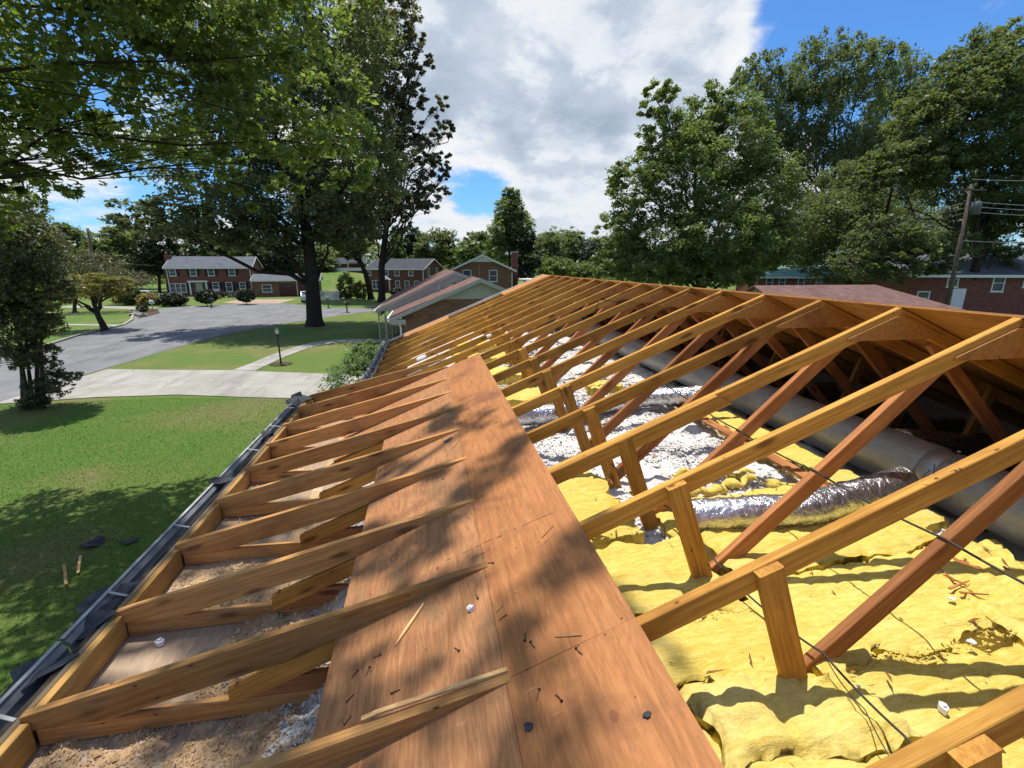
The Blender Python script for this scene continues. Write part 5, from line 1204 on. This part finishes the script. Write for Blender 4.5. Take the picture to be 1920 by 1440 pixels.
# middle distance
tree('poplar_tree', 'pale green conical tree standing alone on the skyline', at_y(955, 545, 84).xy[:]+(0,), [
    (958, 372, 84, 18, 20, 2), (955, 400, 84, 30, 30, 2.6), (950, 435, 84, 36, 36, 3), (970, 430, 84, 30, 40, 3), (945, 470, 84, 34, 26, 3)], 'lf_pale', 20000, .46, DIAMOND, 'bark', .3, .22, 22, droop=-.3)
tree('magnolia_tree', 'dark evergreen tree right beside the conical tree', at_y(985, 560, 80).xy[:]+(0,), [
    (985, 450, 80, 22, 24, 2), (988, 485, 80, 30, 30, 2.5), (975, 510, 80, 30, 18, 2.5)], 'lf_dark', 6000, .45, OVAL, 'bark_dark', .3, .2, 22)
bg = [(765, 452, 118, 38, 26, 'lf_dark', 'dark round tree on the skyline right of the twin trunks'), (822, 462, 112, 46, 34, 'lf_olive', 'wide dark green tree behind the two gabled houses'),
      (885, 470, 100, 30, 20, 'lf_light', 'light green rounded tree behind the gabled brick house'), (742, 465, 104, 18, 26, 'lf_light', 'slim fresh green tree just right of the twin trunks'),
      (900, 452, 125, 30, 18, 'lf_tall', 'thin topped far tree left of the conical tree'), (1030, 470, 110, 34, 34, 'lf_olive', 'far dark tree right of the evergreen'), (1075, 462, 118, 38, 34, 'lf_olive', 'far dark tree at the left foot of the bright maple'),
      (1120, 480, 104, 34, 30, 'lf_dark', 'far tree peeking under the bright maple'), (1040, 500, 84, 34, 16, 'lf_right', 'mid green bush mass behind the far gable'), (1095, 505, 84, 40, 14, 'lf_light', 'pale bush mass behind our ridge'),
      (120, 455, 112, 46, 34, 'lf_olive', 'far green tree left of the street light pole'), (215, 460, 110, 50, 34, 'lf_right', 'far bright green tree behind the street light pole'), (300, 470, 106, 44, 40, 'lf_dark', 'far dark tree left of the colonial house'),
      (250, 470, 120, 50, 44, 'lf_right', 'far green tree between the pole and the colonial'), (385, 465, 120, 46, 30, 'lf_olive', 'far tree above the left half of the colonial roof'), (455, 468, 118, 46, 28, 'lf_right', 'far tree above the right half of the colonial roof'),
      (525, 478, 112, 46, 30, 'lf_dark', 'far tree above the garage'), (60, 470, 100, 50, 44, 'lf_dark', 'far dark tree at the left edge'), (590, 480, 125, 40, 26, 'lf_right', 'far green tree behind the big oak trunk'), (1165, 470, 96, 40, 40, 'lf_olive', 'dark tree low behind the bright maple'), (0, 450, 100, 60, 60, 'lf_olive', 'far tree cut by the left edge'),
      (1240, 505, 80, 60, 24, 'lf_dark', 'dark hedge like tree under the bright maple'), (1390, 500, 90, 60, 30, 'lf_dark', 'dark tree far behind the green roof'), (1500, 470, 92, 70, 50, 'lf_dark', 'dark tree far behind the utility wires'), (1780, 440, 70, 90, 60, 'lf_olive', 'tree behind the large brick house')]
for px, py, yy, rx, rz_, lm, lb in bg:
    tree('background_tree', lb, at_y(px, 550, yy).xy[:]+(0,), [(px, py, yy, rx, rz_, 4), (px-rx*.45, py+rz_*.55, yy, rx*.6, rz_*.6, 3.5), (px+rx*.5, py+rz_*.6, yy-1, rx*.6, rz_*.6, 3.5), (px+rx*.1, py-rz_*.4, yy, rx*.5, rz_*.55, 3)], lm, int(1500+rx*rz_*2.6), .0066*yy, DIAMOND, 'bark_dark', .3, .22, 18, group='trees beyond the houses', twig=False)
# far wooded horizon, one mass
n = 60000
a = rng.uniform(-1.15, 1.15, n); dist = rng.uniform(165, 260, n); fx = np.sin(a+YAW)*dist; fy = np.cos(a+YAW)*dist
top = 8.5+2.8*Waves(77, 2, 14)(a*2, a*0)+dist*.012; fz = top*rng.random(n)**.6
fw = leaf_mesh('far_woods', np.c_[fx, fy, fz], rng.uniform(1.2, 2.6, n), DIAMOND, 'lf_olive', None, .2)
tag(fw, 'dark wooded band along the horizon', 'woods', kind='stuff')
# left side planting
tree('dogwood_tree', 'small yellow green tree with layered branches beside the street', at_z(197, 620, 0), [
    (160, 545, 44, 62, 15, 2.6), (205, 530, 44, 40, 12, 2), (120, 540, 44, 36, 14, 2), (180, 522, 44, 40, 10, 2), (215, 550, 44, 26, 7, 1.5), (105, 560, 44, 26, 10, 1.6)], 'lf_yellow', 9000, .20, OVAL, 'bark_dark', .27, .22, 22, droop=.1, flat_=.4, fork=.15)
tree('bare_tree', 'sparse brownish tree behind the yellow green one', at_z(140, 586, 0), [
    (150, 490, 62, 44, 26, 3), (200, 495, 62, 40, 22, 3), (115, 500, 62, 34, 22, 3)], 'lf_brown', 4200, .22, OVAL, 'bark', .2, .25, 16)
tree('bare_tree', 'low dark brownish tree between the pole and the round bush', at_z(262, 570, 0), [
    (225, 520, 74, 30, 16, 3), (255, 525, 74, 26, 16, 3)], 'lf_brown', 3000, .26, OVAL, 'bark_dark', .2, .25, 16)
mb_ = at_z(60, 765, 0)
tree('crape_myrtle', 'multi stemmed crape myrtle at the corner of the near lawn', mb_, [
    (15, 400, 20, 50, 50, 1.6), (60, 465, 20, 52, 50, 1.6), (25, 530, 20, 60, 55, 1.6), (80, 545, 20, 34, 40, 1.2), (45, 600, 20, 48, 40, 1.3), (-40, 560, 19.5, 60, 60, 1.5), (75, 610, 20, 30, 25, 1.0), (20, 655, 20, 50, 34, 1.2), (70, 665, 20, 26, 26, .9)],
    'lf_myrtle', 28000, .13, OVAL, 'bark', .085, .22, 24, stems=[mb_+Vector((dx, dy, 0)) for dx, dy in ((-.25, 0), (.15, .1), (0, -.15), (.3, 0), (-.1, .2))], kids_per=12)
tree('suckers', 'dark leafy suckers at the foot of the crape myrtle', mb_+Vector((.5, -.1, 0)), [
    (75, 735, 19.9, 26, 26, .5), (110, 720, 19.9, 20, 24, .5), (95, 690, 19.9, 18, 22, .4), (60, 755, 19.8, 26, 12, .5), (135, 705, 19.9, 22, 8, .4)], 'lf_myrtle', 5200, .10, OVAL, 'bark_dark', .03, .25, 20, cat='shrub', fork=.1)
tree('leafy_shrub', 'pale green feathery shrub against our eave gutter', (-1.9, 13.4, 0), [
    ('m', -2.15, 13.4, 2.0, .95, .8, .75), ('m', -1.85, 13.9, 2.6, .7, .7, .45), ('m', -2.5, 12.9, 1.5, .75, .7, .6), ('m', -1.7, 13.0, 1.3, .8, .8, .9), ('m', -2.95, 12.6, 1.15, .4, .4, .22), ('m', -1.9, 14.2, 2.95, .35, .4, .25), ('m', -1.4, 14.0, 2.5, .5, .6, .5)],
    'lf_shrub', 17000, .085, DIAMOND, 'bark', .05, .20, 22, cat='shrub', fork=.1, kids_per=14)
def shrub(label, px, py, yb, rx, rz_, lm, n, leaf=.14, name='shrub', trim=False):
    rz_ *= 1.25; rx *= 1.1; n = int(n*1.8); leaf *= 1.35
    c = at_z(px, py, 0); d_ = (c-Vector((0, 0, Z0))).dot(FW)/F
    zc3 = max(rz_*d_*.95, .2) if not trim else rz_*d_+.35
    return tree(name, label, c, [('m', c.x, c.y, zc3, rx*d_, rx*d_*.8, rz_*d_)], lm, n, leaf, OVAL, 'bark_dark', .05, .16, 16, cat='shrub', shell=.8 if trim else .5, twig=False)
shrub('clipped round shrub in front of the colonial door', 389, 574, 0, 17, 10, 'lf_dark', 2600, .16, 'topiary', True)
shrub('clipped round shrub in front of the right windows of the colonial', 463, 571, 0, 15, 9.5, 'lf_dark', 2400, .16, 'topiary', True)
shrub('rounded bright green bush left of the golden shrubs', 245, 572, 0, 17, 16, 'lf_right', 2200, .2)
shrub('golden yellow shrub between the green bush and the dark hedge', 284, 572, 0, 22, 9, 'lf_gold', 2200, .18)
shrub('dark green hedge in front of the triple window', 326, 574, 0, 23, 10, 'lf_dark', 2600, .18)
shrub('small golden shrub at the left end of the planting', 228, 568, 0, 16, 5, 'lf_gold', 900, .18)
shrub('low golden mound under the colonial windows', 408, 561, 0, 7, 3, 'lf_gold', 400, .16)
shrub('low green mound by the colonial door', 418, 558, 0, 6, 4, 'lf_dark', 400, .16)
shrub('dark clipped hedge under the right windows of the colonial', 446, 557, 0, 22, 4, 'lf_dark', 900, .18)
shrub('mounded flowering plant in the mulch bed by the kerb', 268, 585, 0, 9, 6, 'lf_brown', 700, .14)
shrub('big round bush right of the picket fence', 652, 560, 0, 15, 20, 'lf_right', 2400, .22)
shrub('olive bush beside the twin trunks', 676, 562, 0, 13, 14, 'lf_yellow', 1500, .22)
shrub('small dark bush at the picket fence end', 634, 560, 0, 8, 5, 'lf_dark', 700, .2)
shrub('dark shrubs along the front of the second colonial', 745, 552, 0, 14, 5, 'lf_dark', 900, .22)
sheet('mulch_bed', [tuple(at_z(*p, 0).xy) for p in ((243, 588), (262, 597), (300, 588), (296, 579), (262, 577))], .03, M['mulch'])
rk = [(247, 585), (255, 588), (262, 590), (250, 590), (270, 592)]
rlab = ['leftmost', 'second', 'nearest the mailbox', 'lowest', 'rightmost']
for i, (px, py) in enumerate(rk):
    c = at_z(px, py, .1); bm = bmesh.new(); bmesh.ops.create_icosphere(bm, subdivisions=2, radius=.36)
    wv_ = Waves(300+i, .8, 3)
    for q in bm.verts: q.co *= 1+.18*float(wv_(q.co.x*2+i, q.co.y*2+q.co.z)); q.co.z *= .6
    me = bpy.data.meshes.new('garden_stone'); bm.to_mesh(me); bm.free(); me.materials.append(M['stone'])
    o = bpy.data.objects.new('garden_stone', me); link(o, None, Matrix.Translation(c)); tag(o, 'grey garden stone edging the mulch bed by the street, '+rlab[i]+' of five', 'stone', 'stones round the mulch bed')

# ------------------------------------------------------------------ street things
def thing(name, label, cat, loc, rz=0, group=None): return tag(empty(name, loc, rz), label, cat, group)
lp = at_z(527, 683, 0); T = thing('lamp_post', 'short black garden lamp post between the driveway and the walk', 'lamp post', lp); Wl = WM[T.name]
MB().tube([(0, 0, 0), (0, 0, 1.62)], [.045, .035], 10).tube([(0, 0, 1.30), (0, 0, 1.33)], [.06, .06], 10).build('post', M['black'], T, Wl, True)
MB().tube([(0, 0, 1.62), (0, 0, 1.66), (0, 0, 1.67)], [.10, .11, .05], 8).tube([(0, 0, 1.90), (0, 0, 1.92), (0, 0, 2.02)], [.14, .13, .02], 8).build('lamp_cap', M['black'], T, Wl)
MB().tube([(0, 0, 1.671), (0, 0, 1.899)], [.075, .11], 8).build('lamp_glass', M['lampglass'], T, Wl)
sheet('mulch_ring', [(lp.x+.6*math.cos(a), lp.y+.55*math.sin(a)) for a in np.linspace(0, 6.28, 18)[:-1]], .035, M['mulch'])
def mailbox(label, px, py, rz, m, h=1.1):
    T = thing('mailbox', label, 'mailbox', at_z(px, py, 0), rz); Wt = WM[T.name]
    MB().box((-.06, -.06, 0), (.06, .06, h)).build('post', M['pole'] if m != 'white' else M['white'], T, Wt)
    MB().prism([(-.26, h), (.26, h), (.26, h+.24), (.16, h+.38), (-.16, h+.38), (-.26, h+.24)], -.42, .42).build('box', M[m], T, Wt)
mailbox('white mailbox on a post by the mulch bed', 287, 583, .5, 'white', .85)
mailbox('black mailbox at the kerb in front of the round shrub', 397, 577, .1, 'black', .8)
mailbox('grey mailbox between the oak trunk and the picket fence', 616, 578, .2, 'grey', 1.0)
mailbox('brown mailbox on a post near the twin trunks', 651, 586, .4, 'pole', .85)
fn = thing('picket_fence', 'white picket fence past the oak trunk', 'fence', at_z(612, 563, 0)); Wf = WM[fn.name]
for i in range(17):
    xx = -1.75+i*.22
    if i == 0: pk_ = MB().prism([(0, 0), (.15, 0), (.15, 1.35), (.075, 1.48), (0, 1.35)], 0, .025).build('picket', M['white'], fn, Wf @ Matrix.Translation((xx, 0, 0)))
    else: c = pk_.copy(); C.objects.link(c); c.parent = fn; c.matrix_basis = Matrix.Translation((xx, 0, 0))
MB().box((-1.8, .03, .35), (1.95, .07, .45)).box((-1.8, .03, 1.0), (1.95, .07, 1.1)).build('rail', M['white'], fn, Wf)
def car(label, p, rz):
    T = thing('parked_car', label, 'car', p, rz); Wt = WM[T.name]
    prof = [(-2.2, .32), (2.25, .32), (2.3, .62), (2.1, .82), (1.25, .95), (.65, 1.42), (-.9, 1.45), (-1.7, 1.02), (-2.22, .95)]
    MB().prism(prof, -.86, .86).build('body', M['carwhite'], T, Wt)
    for sg in (-1, 1): MB().prism([(1.0, .96), (.58, 1.34), (-.85, 1.37), (-1.45, 1.0)], sg*.862, sg*.87).build('side_window', M['glass'], T, Wt)
    MB().add([(1.27, -.75, .97), (1.27, .75, .97), (.69, .66, 1.41), (.69, -.66, 1.41), (1.25, -.75, .95), (1.25, .75, .95), (.67, .66, 1.40), (.67, -.66, 1.40)], [(0, 1, 2, 3), (7, 6, 5, 4), (0, 4, 5, 1), (1, 5, 6, 2), (2, 6, 7, 3), (3, 7, 4, 0)]).build('windscreen', M['glass'], T, Wt)
    for x in (-1.4, 1.4):
        for sg in (-1, 1): MB().tube([(x, sg*.88, .32), (x, sg*.68, .32)], [.32, .32], 16).build('wheel', M['rubber'], T, Wt)
    for sg in (-1, 1): MB().box((2.24, sg*.6-.16, .62), (2.30, sg*.6+.16, .76)).build('headlight', M['lampglass'], T, Wt)
car('white car parked on the drive, half behind the oak trunk', at_z(577, 565, 0), R(-75))
car('white car roof showing behind the golden shrubs', at_z(272, 563, 0), R(10))
def pole(label, base, lean, h, r): 
    T = thing('utility_pole', label, 'utility pole', base); b = Vector(base)
    MB().tube([b, b+Vector((lean[0]*.5, lean[1]*.5, h*.5)), b+Vector((*lean, h))], [r, r*.85, r*.7], 12).build('pole', M['pole'], T, smooth=True)
    return T
tp = at_y(1823, 345, 28); pm = at_y(1775, 578, 28); pb = tp+(pm-tp)*(tp.z/(tp.z-pm.z))
PR = pole('leaning wooden utility pole with a grey transformer at the right', (pb.x, pb.y, 0), (tp.x-pb.x, 0), tp.z, .16)
c = at_y(1820, 357, 28); beam('crossarm', c+Vector((-1.15, -.2, .0)), c+Vector((1.0, -.2, .03)), .09, .11, M['pole'], PR)
c = at_y(1818, 391, 28); MB().tube([c+Vector((.05, -.32, -.42)), c+Vector((.05, -.32, .36)), c+Vector((.05, -.32, .42))], [.30, .30, .2], 16).build('transformer', M['xfmr'], PR, smooth=True)
MB().tube([c+Vector((-.1, -.32, .42)), c+Vector((-.1, -.32, .62))], .035, 8).tube([c+Vector((.2, -.32, .42)), c+Vector((.2, -.32, .62))], .035, 8).build('bushing', M['stone'], PR)
c = at_y(1820, 357, 28)
for dx in (-1.0, -.5, .6): MB().tube([c+Vector((dx, -.2, .05)), c+Vector((dx, -.2, .2))], [.035, .045], 8).build('insulator', M['stone'], PR)
def span(label, a, b, sag, r=.02, m='metal'):
    pts = [a.lerp(b, t)-Vector((0, 0, sag*4*t*(1-t))) for t in np.linspace(0, 1, 15)]
    o = MB().tube(pts, r, 5).build('power_line', M[m]); tag(o, label, 'power line')
for i, (y0_, y1_, yr, lb) in enumerate(((381, 452, 379, 'upper cable of the bundle left of the transformer'), (391, 458, 388, 'middle cable of the bundle left of the transformer'), (400, 464, 398, 'lowest cable of the bundle left of the transformer'))):
    span(lb, at_y(1806, y0_, 28), at_y(1440, y1_, 58), .5)
    span(lb.replace('left', 'right'), at_y(1832, yr, 28), at_y(2150, yr+8, 24), .15)
span('top power line leaving the crossarm to the right', at_y(1822, 336, 28), at_y(2150, 328, 24), .2)
span('service line crossing below the transformer to the right', at_y(1800, 451, 28), at_y(2150, 458, 24), .1)
span('service line below the transformer to the left', at_y(1795, 478, 28), at_y(1500, 500, 50), .2)
pl = at_z(188, 575, 0); tl = at_y(164, 428, pl.y)
PL = pole('street light pole behind the yellow green tree', (pl.x, pl.y, 0), (tl.x-pl.x, 0), tl.z, .22)
a0 = at_y(169, 446, pl.y); MB().tube([a0, a0+Vector((.7, -.1, .35)), a0+Vector((1.5, -.2, .5)), a0+Vector((2.2, -.2, .5))], .05, 6).build('lamp_arm', M['metal'], PL)
MB().tube([a0+Vector((2.1, -.2, .46)), a0+Vector((2.5, -.2, .46)), a0+Vector((2.8, -.2, .44))], [.08, .16, .06], 8).build('lamp_head', M['white'], PL)
span('overhead line from the street light pole towards the colonial', at_y(172, 474, pl.y), at_z(300, 552, 0)+Vector((0, 0, 5.2)), .5, .02)
